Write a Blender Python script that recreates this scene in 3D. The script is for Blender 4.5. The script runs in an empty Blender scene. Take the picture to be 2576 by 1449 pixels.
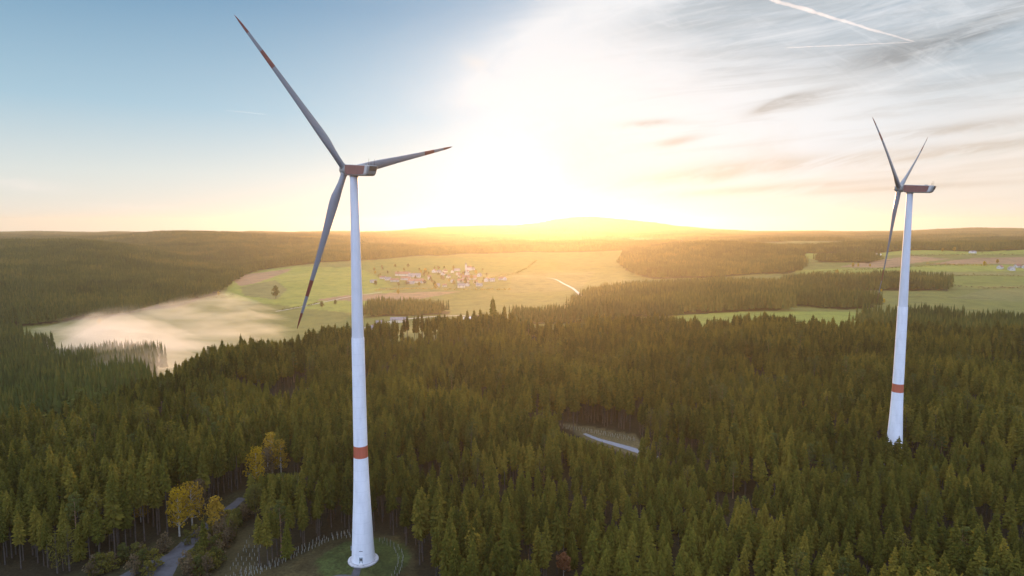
import bpy, math, random
import numpy as np
from mathutils import Matrix, Vector

random.seed(7)
rng = np.random.default_rng(11)
R = math.radians
SC = bpy.context.scene
COL = SC.collection

# ------------------------------------------------------------------ camera
CAMZ = 122.0
FPX, W0, H0 = 1600.0, 2576.0, 1449.0
TH = math.atan(160 / 1600)
CT, ST = math.cos(TH), math.sin(TH)
cd = bpy.data.cameras.new("camera")
cam = bpy.data.objects.new("camera", cd)
COL.objects.link(cam)
cd.sensor_width = 36
cd.lens = FPX / W0 * 36
cd.clip_start, cd.clip_end = 1, 40000
cam.location = (0, 0, CAMZ)
cam.rotation_euler = (math.pi / 2 - TH, 0, 0)
SC.camera = cam


def ray(px, py):
    x, y = (px - 1288) / FPX, (724.5 - py) / FPX
    return x, CT + y * ST, -ST + y * CT


def at(px, py, Y):
    """world point seen at pixel (px,py) of the photograph at depth Y"""
    r = ray(px, py)
    return Vector((r[0] / r[1] * Y, Y, CAMZ + r[2] / r[1] * Y))


def gp(px, py, z=0.0):
    r = ray(px, py)
    k = (z - CAMZ) / r[2]
    return Vector((r[0] * k, r[1] * k, z))


def to_px(X, Y, Z):
    d = Y * CT - (Z - CAMZ) * ST
    return 1288 + FPX * X / d, 724.5 - FPX * (Y * ST + (Z - CAMZ) * CT) / d


# ------------------------------------------------------------------ noise helpers
def _h(i, j, s):
    n = (i * 374761393 + j * 668265263 + s * 974634777) & 0xFFFFFFFF
    n = ((n ^ (n >> 13)) * 1274126177) & 0xFFFFFFFF
    return ((n ^ (n >> 16)) & 0xFFFF) / 65535.0


def vn(x, y, s=0):
    x = np.asarray(x, float); y = np.asarray(y, float)
    i = np.floor(x).astype(np.int64); j = np.floor(y).astype(np.int64)
    a, b = x - i, y - j
    a = a * a * (3 - 2 * a); b = b * b * (3 - 2 * b)
    return ((_h(i, j, s) * (1 - a) + _h(i + 1, j, s) * a) * (1 - b) + (_h(i, j + 1, s) * (1 - a) + _h(i + 1, j + 1, s) * a) * b)


def fbm(x, y, s=0, o=4):
    t, amp, f = 0, .5, 1
    for k in range(o):
        t = t + amp * vn(np.asarray(x) * f, np.asarray(y) * f, s + k); amp *= .5; f *= 2
    return t


def inpoly(x, y, poly):
    x = np.asarray(x, float); y = np.asarray(y, float)
    ins = np.zeros(x.shape, bool)
    n = len(poly)
    for k in range(n):
        x1, y1 = poly[k]; x2, y2 = poly[(k + 1) % n]
        if y1 == y2: continue
        c = ((y1 > y) != (y2 > y)) & (x < (x2 - x1) * (y - y1) / (y2 - y1) + x1)
        ins ^= c
    return ins


# ------------------------------------------------------------------ terrain
ROWS = [0, 150, 250, 350, 420, 500, 580, 680, 800, 950, 1150, 1400, 1750, 2100, 2600, 3300, 4300, 5500, 7500, 11000]
COLS = [-400, 0, 250, 500, 750, 1000, 1288, 1450, 1650, 1850, 2100, 2350, 2600, 3000]
TAB = np.array([
    [0] * 14, [0] * 14, [0] * 14,
    [-3, 0, 1, 1, 0, 0, 0, 0, 0, 1, 2, 2, 2, 2],
    [-14, -10, 1, 2, 1, 0, 1, 1, 1, 2, 3, 3, 3, 3],
    [-24, -22, -14, 3, 2, 2, 3, 3, 3, 4, 4, 4, 4, 4],
    [-32, -30, -26, -12, 3, 5, 6, 6, 6, 6, 6, 5, 4, 4],
    [-38, -38, -36, -30, -14, 3, 8, 8, 6, 5, 4, 2, 0, 0],
    [-42, -42, -44, -40, -32, -16, -6, -4, -2, 2, 3, 0, -3, -3],
    [-38, -38, -42, -43, -41, -32, -26, -18, -8, -2, 0, -2, -4, -4],
    [-12, -15, -30, -42, -41, -38, -34, -28, -10, -6, -3, 0, 0, 0],
    [18, 15, -2, -26, -34, -32, -32, -28, -14, -8, -2, 4, 6, 6],
    [46, 44, 36, -14, -22, -22, -24, -22, -8, 0, 18, 28, 28, 28],
    [46, 46, 50, -8, -8, -6, -8, -6, 18, 36, 38, 42, 42, 40],
    [-8, -8, 10, 24, 6, 10, 16, 16, 32, 40, 40, 42, 42, 40],
    [24, 26, 34, 70, 44, 12, 16, 18, 28, 30, 28, 30, 34, 38],
    [30, 30, 32, 36, 32, 24, 30, 34, 34, 30, 30, 34, 38, 40],
    [34, 34, 34, 34, 32, 30, 50, 60, 50, 32, 30, 34, 44, 50],
    [20] * 14, [-60] * 14], float)
SKY_PX = [-600, 0, 100, 300, 500, 650, 740, 800, 900, 1000, 1100, 1200, 1300, 1360, 1400, 1450, 1490, 1540, 1600, 1650, 1690, 1740, 1800, 1900, 2000, 2120, 2250, 2350, 2450, 2576, 3200]
SKY_PY = [586, 588, 583, 593, 590, 584, 592, 584, 585, 581, 571, 568, 567, 560, 552, 546, 545, 550, 556, 561, 567, 571, 578, 583, 585, 584, 583, 577, 573, 575, 575]


def cr(p0, p1, p2, p3, t):
    return p1 + .5 * t * (p2 - p0 + t * (2 * p0 - 5 * p1 + 4 * p2 - p3 + t * (3 * (p1 - p2) + p3 - p0)))


def height(X, Y):
    X = np.asarray(X, float); Y = np.asarray(Y, float)
    px = 1288 + FPX * X / np.maximum(Y, 120)
    r = np.interp(Y, ROWS, np.arange(len(ROWS))); c = np.interp(px, COLS, np.arange(len(COLS)))
    i = np.clip(np.floor(r).astype(int), 0, len(ROWS) - 2); j = np.clip(np.floor(c).astype(int), 0, len(COLS) - 2)
    tr, tc = r - i, c - j

    def g(a, b): return TAB[np.clip(a, 0, len(ROWS) - 1), np.clip(b, 0, len(COLS) - 1)]
    rows = [cr(g(i + k, j - 1), g(i + k, j), g(i + k, j + 1), g(i + k, j + 2), tc) for k in (-1, 0, 1, 2)]
    z = cr(*rows, tr)
    sy = np.interp(px, SKY_PX, SKY_PY)
    yy = (724.5 - sy) / FPX
    ridge = CAMZ + (-ST + yy * CT) / (CT + yy * ST) * 6500 - 20
    wgt = np.exp(-((Y - 6500) / 750.0) ** 2)
    z = z * (1 - wgt) + ridge * wgt
    amp = np.clip((Y - 260) / 900, 0, 1)
    z = z + amp * ((10 + 26 * np.clip((Y - 1300) / 900, 0, 1) * (1 - .8 * wgt)) * (fbm(X / 330, Y / 420, 3, 3) - .44) + 3 * (fbm(X / 60, Y / 60, 9, 2) - .37))
    z = z + .9 * np.exp(-((X - T1[0]) ** 2 + (Y - T1[1]) ** 2) / 22.0 ** 2)
    z = z + 9 * np.clip((Y - 250) / 90, 0, 1) * np.clip((760 - Y) / 150, 0, 1) * (fbm(X / 105, Y / 105, 13, 2) - .37)
    return z


# ------------------------------------------------------------------ land cover, in (px, Y)
def edge_y(px):
    return np.interp(px, [-600, 0, 250, 500, 750, 900, 1450, 2000, 2300, 2600, 3200], [300, 345, 400, 482, 572, 622, 645, 640, 610, 590, 590])


def foot_y(px):
    return np.interp(px, [-900, -600, 0, 250, 450, 545, 575, 640], [880, 900, 960, 1080, 1235, 1370, 1560, 1960])


FORESTS = [
    [(-900, 640), (40, 680), (105, 760), (85, 850), (20, 940), (-900, 940)],
    [(1462, 900), (1520, 860), (1960, 880), (2015, 960), (2000, 1190), (1850, 1330), (1500, 1330), (1455, 1180)],
    [(1960, 1130), (2200, 1170), (2385, 1160), (2380, 1290), (2200, 1390), (1990, 1360)],
    [(1640, 1600), (1990, 1560), (2020, 1700), (2010, 1960), (1900, 2500), (1600, 2600), (1560, 2000)],
    [(925, 1110), (1125, 1110), (1130, 1160), (1050, 1215), (925, 1210)],
    [(600, 2300), (640, 1960), (760, 2120), (900, 2240), (1080, 2330), (1300, 2480), (1700, 2500), (1700, 2900), (600, 3000)],
    [(2060, 1790), (2190, 1740), (2215, 1830), (2150, 1900), (2065, 1880)],
    [(2000, 2080), (2330, 2060), (2420, 2020), (2800, 1960), (3300, 2000), (3300, 2300), (1950, 2350)],
    [(1265, 830), (1462, 800), (1470, 905), (1300, 930)],
    [(2180, 600), (3300, 560), (3300, 740), (2420, 770), (2330, 800), (2200, 760)],
    [(2000, 960), (2120, 900), (2210, 930), (2190, 1000), (2010, 1060)],
]


def forest_mask(X, Y):
    """woodland beyond the foreground hill"""
    px = 1288 + FPX * X / np.maximum(Y, 120)
    wob = 18 * (fbm(X / 90, Y / 90, 21, 3) - .44)
    Yw = Y * (1 + .03 * (fbm(X / 120, Y / 120, 31, 3) - .44))
    m = np.zeros(np.shape(X), bool)
    for p in FORESTS:
        m |= inpoly(px + wob, Yw, p)
    m |= (px < 640 + wob * .5) & (Yw > foot_y(px)) & (Y < 4200)
    m |= (px < 345 + wob) & (Y > edge_y(px) - 5) & (Y < 690 + .3 * px)
    far = (Y > 2950) & (fbm(X / 420, Y / 300, 41, 3) > .36)
    m |= far
    m |= Y > 5200
    return m


P = lambda *a: [(q.x, q.y) for q in (gp(*t) for t in a)]
CLEARING = P((470, 1449), (560, 1385), (598, 1330), (655, 1322), (668, 1372), (640, 1430), (700, 1425), (770, 1378), (845, 1350), (930, 1338), (1000, 1352), (1040, 1395), (1052, 1449), (1060, 1800), (400, 1800))
TRACK_CUT = P((-300, 1800), (-60, 1560), (150, 1449), (300, 1405), (430, 1345), (520, 1285), (600, 1235), (640, 1240), (610, 1330), (470, 1449), (400, 1800))
ROADCUT = P((1395, 1062), (1500, 1072), (1600, 1090), (1640, 1150), (1600, 1143), (1470, 1100))


def near_mask(X, Y):
    px = 1288 + FPX * X / np.maximum(Y, 120)
    m = (Y > 140) & (Y < edge_y(px) + 40 * (fbm(X / 50, Y / 50, 5, 2) - .4))
    for p in (CLEARING, TRACK_CUT, ROADCUT):
        m &= ~inpoly(X, Y, p)
    m &= ~((px < 1075) & (Y < 206))
    m &= (X + 109.6) ** 2 * 0 + ((X - T1[0]) ** 2 + (Y - T1[1]) ** 2) > 14 ** 2
    m &= ((X - T2[0]) ** 2 + (Y - T2[1]) ** 2) > 9 ** 2
    return m


# ------------------------------------------------------------------ turbine layout
HUB1 = at(868.4, 427.3, 222.5); PSI1 = R(52.5)
HUB2 = at(2262, 474, 310.0); PSI2 = R(45.5)
TILT = R(5)
OVER = 4.6
T1 = (HUB1.x + OVER * math.sin(PSI1), HUB1.y - OVER * math.cos(PSI1))
T2 = (HUB2.x + OVER * math.sin(PSI2), HUB2.y - OVER * math.cos(PSI2))


# ------------------------------------------------------------------ materials
def mat(name):
    m = bpy.data.materials.new(name); m.use_nodes = True
    nt = m.node_tree
    return m, nt, nt.nodes["Principled BSDF"]


def N(nt, t, **kw):
    n = nt.nodes.new(t)
    for k, v in kw.items():
        if k.startswith("i_"): n.inputs[k[2:].replace("_", " ")].default_value = v
        elif k.startswith("x"): n.inputs[int(k[1:])].default_value = v
        else: setattr(n, k, v)
    return n


def L(nt, a, b): nt.links.new(a, b)


def ramp(nt, stops, fac=None, interp="LINEAR"):
    r = nt.nodes.new("ShaderNodeValToRGB"); r.color_ramp.interpolation = interp
    e = r.color_ramp.elements
    while len(e) < len(stops): e.new(.5)
    for k, (p, c) in enumerate(stops):
        e[k].position = p; e[k].color = (*c, 1) if len(c) == 3 else c
    if fac is not None: L(nt, fac, r.inputs[0])
    return r


def paint(name, col, rough=.45, dirt=.12, scale=.6, bump=0):
    """painted or cast surface with uneven dirt"""
    m, nt, b = mat(name)
    tc = N(nt, "ShaderNodeTexCoord")
    n1 = N(nt, "ShaderNodeTexNoise", i_Scale=scale, i_Detail=6.0, i_Roughness=.65)
    mp = N(nt, "ShaderNodeMapping"); mp.inputs["Scale"].default_value = (1, 1, .25)
    L(nt, tc.outputs["Object"], mp.inputs[0]); L(nt, mp.outputs[0], n1.inputs["Vector"])
    r = ramp(nt, [(.3, tuple(c * (1 - dirt * 2) for c in col)), (.55, col), (.8, tuple(min(1, c * (1 + dirt)) for c in col))], n1.outputs[0])
    L(nt, r.outputs[0], b.inputs["Base Color"])
    b.inputs["Roughness"].default_value = rough
    return m


M_CONC = paint("white_concrete", (.68, .70, .74), .7, .08, .45)
nt = M_CONC.node_tree; b = nt.nodes["Principled BSDF"]
tc = N(nt, "ShaderNodeTexCoord"); sx_ = N(nt, "ShaderNodeSeparateXYZ"); L(nt, tc.outputs["Object"], sx_.inputs[0])
md_ = N(nt, "ShaderNodeMath", operation="MODULO", x1=3.8); L(nt, sx_.outputs[2], md_.inputs[0])
lt_ = N(nt, "ShaderNodeMath", operation="LESS_THAN", x1=.16); L(nt, md_.outputs[0], lt_.inputs[0])
mj = N(nt, "ShaderNodeMix", data_type="RGBA", blend_type="MULTIPLY"); mj.inputs[7].default_value = (.90, .905, .91, 1)
L(nt, lt_.outputs[0], mj.inputs[0]); L(nt, b.inputs["Base Color"].links[0].from_socket, mj.inputs[6]); L(nt, mj.outputs[2], b.inputs["Base Color"])
M_STEEL = paint("white_tower_paint", (.57, .59, .63), .42, .06, .4)
M_BLADE = paint("blade_shaded_grey", (.17, .185, .205), .38, .05, .5)  # blades are light grey; their shading against the sky is put into the colour
M_RED = paint("signal_red_paint", (.40, .10, .055), .45, .1, .8)
M_BRED = paint("blade_shaded_red", (.16, .035, .024), .45, .1, .8)  # darker copy of the signal red, blade shading put into the colour
M_NRED = paint("nacelle_red_paint", (.20, .078, .062), .5, .12, .8)
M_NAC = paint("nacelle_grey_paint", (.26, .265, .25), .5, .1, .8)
M_DARK = paint("dark_louvre", (.03, .025, .02), .7, .1, 1)
M_DOOR = paint("door_grey", (.22, .27, .30), .5, .1, 2)
M_PAD = paint("pad_concrete", (.34, .34, .36), .85, .2, .7)
M_GRAVEL = paint("gravel", (.042, .044, .053), .95, .25, .5)
M_PATH = paint("pale_path", (.42, .38, .33), .95, .2, .05)
M_TUBE = paint("pale_tree_guard", (.22, .245, .23), .5, .1, 2)
M_STAKE = paint("wood_stake", (.22, .15, .09), .9, .2, 3)
M_WALLW = paint("white_render_wall", (.46, .45, .43), .8, .06, .3)
M_WALLC = paint("cream_render_wall", (.62, .55, .43), .8, .08, .3)
M_ROOFR = paint("red_tile_roof", (.22, .10, .07), .85, .2, .5)
M_ROOFG = paint("grey_slate_roof", (.16, .15, .16), .8, .2, .5)
M_SHEET = paint("pale_sheet_roof", (.60, .60, .60), .5, .1, .3)
M_GLASS = paint("window_dark", (.05, .06, .07), .15, .1, 1)


def foliage(name, cols, transl=.3, nscale=.02, nk=1.0):
    """leaf mass: colour varies from leaf cluster to leaf cluster, tree to tree and stand to stand"""
    m, nt, b = mat(name)
    nt.nodes.remove(b)
    out = nt.nodes["Material Output"]
    geo = N(nt, "ShaderNodeNewGeometry"); oi = N(nt, "ShaderNodeObjectInfo")
    n = N(nt, "ShaderNodeTexNoise", i_Scale=nscale, i_Detail=3.0)
    L(nt, geo.outputs["Position"], n.inputs["Vector"])
    a = N(nt, "ShaderNodeMath", operation="MULTIPLY", x1=.40); L(nt, geo.outputs["Random Per Island"], a.inputs[0])
    c = N(nt, "ShaderNodeMath", operation="MULTIPLY_ADD", x1=.60); L(nt, oi.outputs["Random"], c.inputs[0]); L(nt, a.outputs[0], c.inputs[2])
    d = N(nt, "ShaderNodeMath", operation="MULTIPLY_ADD", x1=nk); L(nt, n.outputs[0], d.inputs[0]); L(nt, c.outputs[0], d.inputs[2])
    e = N(nt, "ShaderNodeMath", operation="MULTIPLY_ADD", x1=.85, x2=-.34 - .425 * (nk - 1)); L(nt, d.outputs[0], e.inputs[0])
    r = ramp(nt, [(k / (len(cols) - 1), q) for k, q in enumerate(cols)], e.outputs[0])
    df = N(nt, "ShaderNodeBsdfDiffuse"); tr = N(nt, "ShaderNodeBsdfTranslucent")
    L(nt, r.outputs[0], df.inputs[0])
    hs = N(nt, "ShaderNodeHueSaturation", i_Saturation=1.1, i_Value=1.3); L(nt, r.outputs[0], hs.inputs["Color"]); L(nt, hs.outputs[0], tr.inputs[0])
    mx = N(nt, "ShaderNodeMixShader", x0=transl); L(nt, df.outputs[0], mx.inputs[1]); L(nt, tr.outputs[0], mx.inputs[2])
    L(nt, mx.outputs[0], out.inputs[0])
    return m


M_SPR = foliage("spruce_needles", [(.028, .036, .009), (.064, .070, .013), (.118, .110, .020), (.21, .165, .028)], .38, .018, 1.7)
M_YSP = foliage("young_spruce_needles", [(.075, .085, .016), (.11, .115, .020), (.16, .15, .026), (.22, .18, .032)], .48)
M_PIN = foliage("pine_needles", [(.05, .07, .022), (.08, .095, .03), (.11, .12, .035)], .4)
M_YEL = foliage("yellow_leaves", [(.24, .165, .02), (.36, .25, .028), (.46, .33, .04)], .5, .3)
M_OCH = foliage("ochre_leaves", [(.20, .13, .025), (.28, .19, .03), (.36, .24, .04)], .45, .3)
M_RUS = foliage("rusty_leaves", [(.14, .065, .035), (.22, .10, .05), (.28, .14, .07)], .35, .3)
M_OLI = foliage("olive_leaves", [(.05, .06, .018), (.08, .085, .024), (.12, .11, .03)], .38, .3)
M_YOL = foliage("yellowish_leaves", [(.08, .08, .02), (.12, .11, .025), (.16, .14, .03)], .4, .3)
M_BRN = foliage("brown_grey_leaves", [(.08, .06, .035), (.11, .085, .05), (.15, .11, .06)], .35, .3)
M_WOOD = foliage("distant_wood", [(.036, .054, .017), (.060, .082, .022), (.094, .108, .027), (.16, .145, .034)], .36, .0045, 2.3)


def bark(name, c):
    m, nt, b = mat(name)
    geo = N(nt, "ShaderNodeNewGeometry")
    n = N(nt, "ShaderNodeTexNoise", i_Scale=1.6, i_Detail=5.0)
    L(nt, geo.outputs["Position"], n.inputs["Vector"])
    r = ramp(nt, [(.3, tuple(x * .55 for x in c)), (.7, tuple(x * 1.3 for x in c))], n.outputs[0])
    L(nt, r.outputs[0], b.inputs["Base Color"]); b.inputs["Roughness"].default_value = .95
    return m


M_BARK = bark("spruce_bark", (.055, .044, .036))
M_PBARK = bark("pine_bark", (.26, .15, .085))
M_BBARK = bark("birch_bark", (.34, .32, .28))

# ground: colour attribute for the fields, broken up by noise
M_GROUND, nt, b = mat("ground")
at_ = N(nt, "ShaderNodeVertexColor", layer_name="cover")
geo = N(nt, "ShaderNodeNewGeometry")
n1 = N(nt, "ShaderNodeTexNoise", i_Scale=.035, i_Detail=8.0, i_Roughness=.7); L(nt, geo.outputs["Position"], n1.inputs["Vector"])
n2 = N(nt, "ShaderNodeTexNoise", i_Scale=.9, i_Detail=6.0, i_Roughness=.7); L(nt, geo.outputs["Position"], n2.inputs["Vector"])
r1 = ramp(nt, [(.3, (.62, .66, .62)), (.5, (1, 1, 1)), (.72, (1.35, 1.2, 1.0))], n1.outputs[0])
r2 = ramp(nt, [(.3, (.4, .4, .4)), (.7, (1.6, 1.6, 1.6))], n2.outputs[0])
m1 = N(nt, "ShaderNodeMix", data_type="RGBA", blend_type="MULTIPLY"); m1.inputs[0].default_value = 1
m2 = N(nt, "ShaderNodeMix", data_type="RGBA", blend_type="MULTIPLY"); m2.inputs[0].default_value = 1
L(nt, at_.outputs[0], m1.inputs[6]); L(nt, r1.outputs[0], m1.inputs[7])
L(nt, m1.outputs[2], m2.inputs[6]); L(nt, r2.outputs[0], m2.inputs[7])
L(nt, m2.outputs[2], b.inputs["Base Color"])
b.inputs["Roughness"].default_value = 1.0; b.inputs["Specular IOR Level"].default_value = .1
bp = N(nt, "ShaderNodeBump", i_Strength=.8, i_Distance=.3); L(nt, n2.outputs[0], bp.inputs["Height"]); L(nt, bp.outputs[0], b.inputs["Normal"])


# ------------------------------------------------------------------ object helpers
class MB:
    """collects shapes, then links them as one mesh object"""
    def __init__(s): s.v, s.f, s.m = [], [], []

    def add(s, verts, faces, mi=0):
        o = len(s.v); s.v += [tuple(p) for p in verts]
        s.f += [tuple(i + o for i in f) for f in faces]; s.m += [mi] * len(faces)
        return s

    def box(s, c, d, mi=0, M=None):
        x, y, z = c; a, b_, e = d[0] / 2, d[1] / 2, d[2] / 2
        vs = [Vector((x + i * a, y + j * b_, z + k * e)) for k in (-1, 1) for j in (-1, 1) for i in (-1, 1)]
        if M is not None: vs = [M @ v for v in vs]
        return s.add(vs, [(0, 2, 3, 1), (4, 5, 7, 6), (0, 1, 5, 4), (2, 6, 7, 3), (0, 4, 6, 2), (1, 3, 7, 5)], mi)

    def lathe(s, prof, n=48, mi=None, cap=True, c=(0, 0)):
        """prof: [(z, r)]; mi: material index for each band"""
        vs = [(c[0] + r * math.cos(2 * math.pi * k / n), c[1] + r * math.sin(2 * math.pi * k / n), z) for z, r in prof for k in range(n)]
        o = len(s.v); s.v += vs
        for i in range(len(prof) - 1):
            for k in range(n):
                q = (k + 1) % n
                s.f.append((o + i * n + k, o + i * n + q, o + (i + 1) * n + q, o + (i + 1) * n + k)); s.m.append(mi[i] if mi else 0)
        if cap:
            s.f.append(tuple(o + k for k in range(n))[::-1]); s.m.append(mi[0] if mi else 0)
            s.f.append(tuple(o + (len(prof) - 1) * n + k for k in range(n))); s.m.append(mi[-1] if mi else 0)
        return s

    def tube(s, a, b_, r0, r1, n=6, mi=0):
        a, b_ = Vector(a), Vector(b_); d = (b_ - a).normalized()
        u = d.cross(Vector((0, 0, 1)) if abs(d.z) < .9 else Vector((1, 0, 0))).normalized(); w = d.cross(u)
        vs = [p + (u * math.cos(2 * math.pi * k / n) + w * math.sin(2 * math.pi * k / n)) * r for p, r in ((a, r0), (b_, r1)) for k in range(n)]
        fs = [(k, (k + 1) % n, n + (k + 1) % n, n + k) for k in range(n)] + [tuple(range(n))[::-1], tuple(range(n, 2 * n))]
        return s.add(vs, fs, mi)

    def mesh(s, name, mats, smooth=False):
        me = bpy.data.meshes.new(name)
        me.from_pydata(s.v, [], s.f)
        for m in (mats if isinstance(mats, (list, tuple)) else [mats]): me.materials.append(m)
        me.polygons.foreach_set("material_index", s.m)
        if smooth: me.polygons.foreach_set("use_smooth", [True] * len(s.f))
        me.update()
        return me

    def build(s, name, mats, parent=None, smooth=False):
        return put(name, s.mesh(name, mats, smooth), parent)


def put(name, me, parent=None, loc=None):
    o = bpy.data.objects.new(name, me); COL.objects.link(o)
    if parent is not None: o.parent = parent
    if loc is not None: o.location = loc
    return o


def tag(o, label, cat, group=None):
    o["label"] = label; o["category"] = cat
    if group: o["group"] = group
    return o


def thing(name, label, cat, loc=(0, 0, 0), rz=0, group=None):
    o = bpy.data.objects.new(name, None); COL.objects.link(o)
    o.location = loc; o.rotation_euler = (0, 0, rz)
    return tag(o, label, cat, group)


def kind(o, k):
    o["kind"] = k; return o


# ------------------------------------------------------------------ ground sheet
def smooth_steps(segs):
    out = []
    for a, b_, n in segs: out += list(np.linspace(a, b_, n, endpoint=False))
    return out


us = np.array(smooth_steps([(-3, -1.0, 24), (-1.0, 1.0, 620), (1.0, 3, 24)]) + [3.0])
ysr = [-2500, -900, -300, 0, 90] + list(np.geomspace(150, 9400, 460))
ys = np.array(ysr)
UU, YY = np.meshgrid(us, ys)
XX = UU * np.maximum(YY, 420)
ZZ = height(XX, YY)
px = 1288 + FPX * XX / np.maximum(YY, 120)
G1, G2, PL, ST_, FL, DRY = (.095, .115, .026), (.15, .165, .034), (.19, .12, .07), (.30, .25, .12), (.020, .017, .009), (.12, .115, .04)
cov = np.empty(XX.shape + (3,)); cov[:] = (.105, .108, .030)
FIELDS = [
    (G2, [(560, 1330), (900, 1150), (1000, 1500), (900, 1990), (740, 2050), (640, 1920), (575, 1560)]),
    (PL, [(575, 1700), (640, 1880), (735, 1990), (700, 1760), (640, 1560), (600, 1500)]),
    (DRY, [(600, 1480), (690, 1640), (720, 1480), (690, 1330), (610, 1370)]),
    (PL, [(790, 1330), (1010, 1290), (1160, 1450), (1000, 1440), (860, 1390)]),
    (DRY, [(940, 1480), (1240, 1500), (1240, 1560), (960, 1550)]),
    (G1, [(900, 1900), (1420, 1900), (1400, 2330), (920, 2230)]),
    (DRY, [(1280, 1450), (1460, 1430), (1500, 1900), (1290, 1800)]),
    (G2, [(1690, 700), (2240, 690), (2240, 870), (1690, 880)]),
    (PL, [(2110, 1660), (2240, 1620), (2400, 1760), (2300, 1850), (2200, 1800)]),
    (G2, [(2000, 1900), (2800, 1900), (2800, 2060), (2000, 2090)]),
    (PL, [(2340, 1640), (2700, 1640), (2700, 1800), (2450, 1790)]),
    (DRY, [(2000, 1420), (2500, 1440), (2900, 1420), (2900, 1500), (2000, 1480)]),
    (G1, [(2380, 1240), (2900, 1270), (2900, 1420), (2400, 1420)]),
    (DRY, [(2400, 1060), (2900, 1000), (2900, 1190), (2480, 1180)]),
    (G2, [(2000, 1500), (2900, 1520), (2900, 1620), (2000, 1620)]),
]
wobp = 6 * (fbm(XX / 70, YY / 70, 77, 2) - .37); wobY = YY * (1 + .012 * (fbm(XX / 90, YY / 90, 78, 2) - .37))
for c, p in FIELDS: cov[inpoly(px + wobp, wobY, p)] = c
# furrow lines and grassy banks that run with the fields
bank = np.abs(((YY + 60 * (fbm(XX / 500, YY / 500, 61, 2) - .37) + .05 * XX) % 118) - 59) < 3.0
cov[bank & (px > 1990) & (YY > 1050) & (YY < 1850)] *= .62
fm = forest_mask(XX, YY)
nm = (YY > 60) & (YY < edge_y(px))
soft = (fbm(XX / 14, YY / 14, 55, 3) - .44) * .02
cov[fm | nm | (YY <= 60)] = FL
clr = inpoly(XX, YY, CLEARING)
mot = fbm(XX / 6, YY / 6, 90, 4)
cov[clr] = (np.array((.030, .040, .012)) * (.5 + 1.1 * mot)[..., None] + np.array((.03, .022, .01)) * np.clip(fbm(XX / 17, YY / 17, 93, 3) - .42, 0, 1)[..., None] * 3)[clr]
d1 = np.hypot(XX - T1[0], YY - T1[1])
ring = clr & (d1 > 15 + 4 * fbm(XX / 8, YY / 8, 3, 2))
cov[ring] = (np.array((.034, .029, .013)) * (.45 + 1.2 * mot)[..., None])[ring]
cov[inpoly(XX, YY, TRACK_CUT)] = (.026, .025, .011)
cov[inpoly(XX, YY, ROADCUT)] = (.075, .062, .030)
nv = XX.size
me = bpy.data.meshes.new("ground")
nr, nc = XX.shape
idx = np.arange(nv).reshape(nr, nc)
faces = np.stack([idx[:-1, :-1], idx[:-1, 1:], idx[1:, 1:], idx[1:, :-1]], -1).reshape(-1, 4)
me.vertices.add(nv); me.vertices.foreach_set("co", np.stack([XX, YY, ZZ], -1).astype(np.float32).ravel())
me.loops.add(faces.size); me.loops.foreach_set("vertex_index", faces.ravel().astype(np.int32))
me.polygons.add(len(faces)); me.polygons.foreach_set("loop_start", np.arange(0, faces.size, 4, dtype=np.int32))
me.update(calc_edges=True)
me.polygons.foreach_set("use_smooth", np.ones(len(faces), bool))
ca = me.color_attributes.new("cover", "FLOAT_COLOR", "POINT")
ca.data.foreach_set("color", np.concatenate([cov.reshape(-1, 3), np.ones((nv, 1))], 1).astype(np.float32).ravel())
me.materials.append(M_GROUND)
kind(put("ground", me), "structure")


def hz(x, y): return float(height(x, y))


def strip(name, pts, widths, m, lift=.06, sub=8):
    """a road or path: ribbon draped on the ground"""
    pts = [Vector((p[0], p[1], 0)) for p in pts]
    P2, W2 = [], []
    for i in range(len(pts) - 1):
        p0 = pts[max(0, i - 1)]; p1 = pts[i]; p2 = pts[i + 1]; p3 = pts[min(len(pts) - 1, i + 2)]
        for k in range(sub):
            t = k / sub
            P2.append(cr(p0, p1, p2, p3, t)); W2.append(widths[i] * (1 - t) + widths[i + 1] * t)
    P2.append(pts[-1]); W2.append(widths[-1])
    b_ = MB(); vs = []
    for i, p in enumerate(P2):
        d = (P2[min(i + 1, len(P2) - 1)] - P2[max(0, i - 1)]).normalized(); nrm = Vector((-d.y, d.x, 0))
        for s in (-1, -.33, .33, 1):
            q = p + nrm * s * W2[i] / 2 * (1 + .12 * (random.random() - .5))
            vs.append((q.x, q.y, hz(q.x, q.y) + lift + (.03 if abs(s) < .5 else -.02)))
    fs = [(i * 4 + k, i * 4 + k + 1, i * 4 + k + 5, i * 4 + k + 4) for i in range(len(P2) - 1) for k in range(3)]
    b_.add(vs, fs)
    return kind(b_.build(name, m), "structure")


g2 = lambda *a: tuple(gp(*a)[:2])
strip("gravel_track", [g2(330, 1620), g2(400, 1449), g2(455, 1385), g2(505, 1335), g2(560, 1295), g2(610, 1255)], [10, 9, 7, 5, 4.5, 4], M_GRAVEL)
strip("forest_track", [g2(60, 1600), g2(330, 1442), g2(440, 1392)], [4, 4.5, 3.5], M_GRAVEL, .05)
strip("gravel_path", [g2(905, 1412), g2(895, 1449), g2(870, 1500), g2(820, 1600)], [2.0, 2.8, 3.4, 4], M_GRAVEL, .07)
strip("gravel_yard", [g2(760, 1500), g2(850, 1462), g2(940, 1480)], [5, 6, 5], M_GRAVEL, .04)
strip("asphalt_road", [g2(1470, 1088), g2(1500, 1099), g2(1545, 1112), g2(1590, 1126), g2(1650, 1150)], [2.5, 3.2, 4.2, 5, 5], paint("road_asphalt", (.15, .16, .19), .8, .15, .3), .1)


def far_strip(name, pts, ws, m):
    q = [tuple(at(a, 700, Y)[:2]) for a, Y in pts]
    strip(name, [(x, y) for x, y in q], ws, m, .5)


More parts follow.
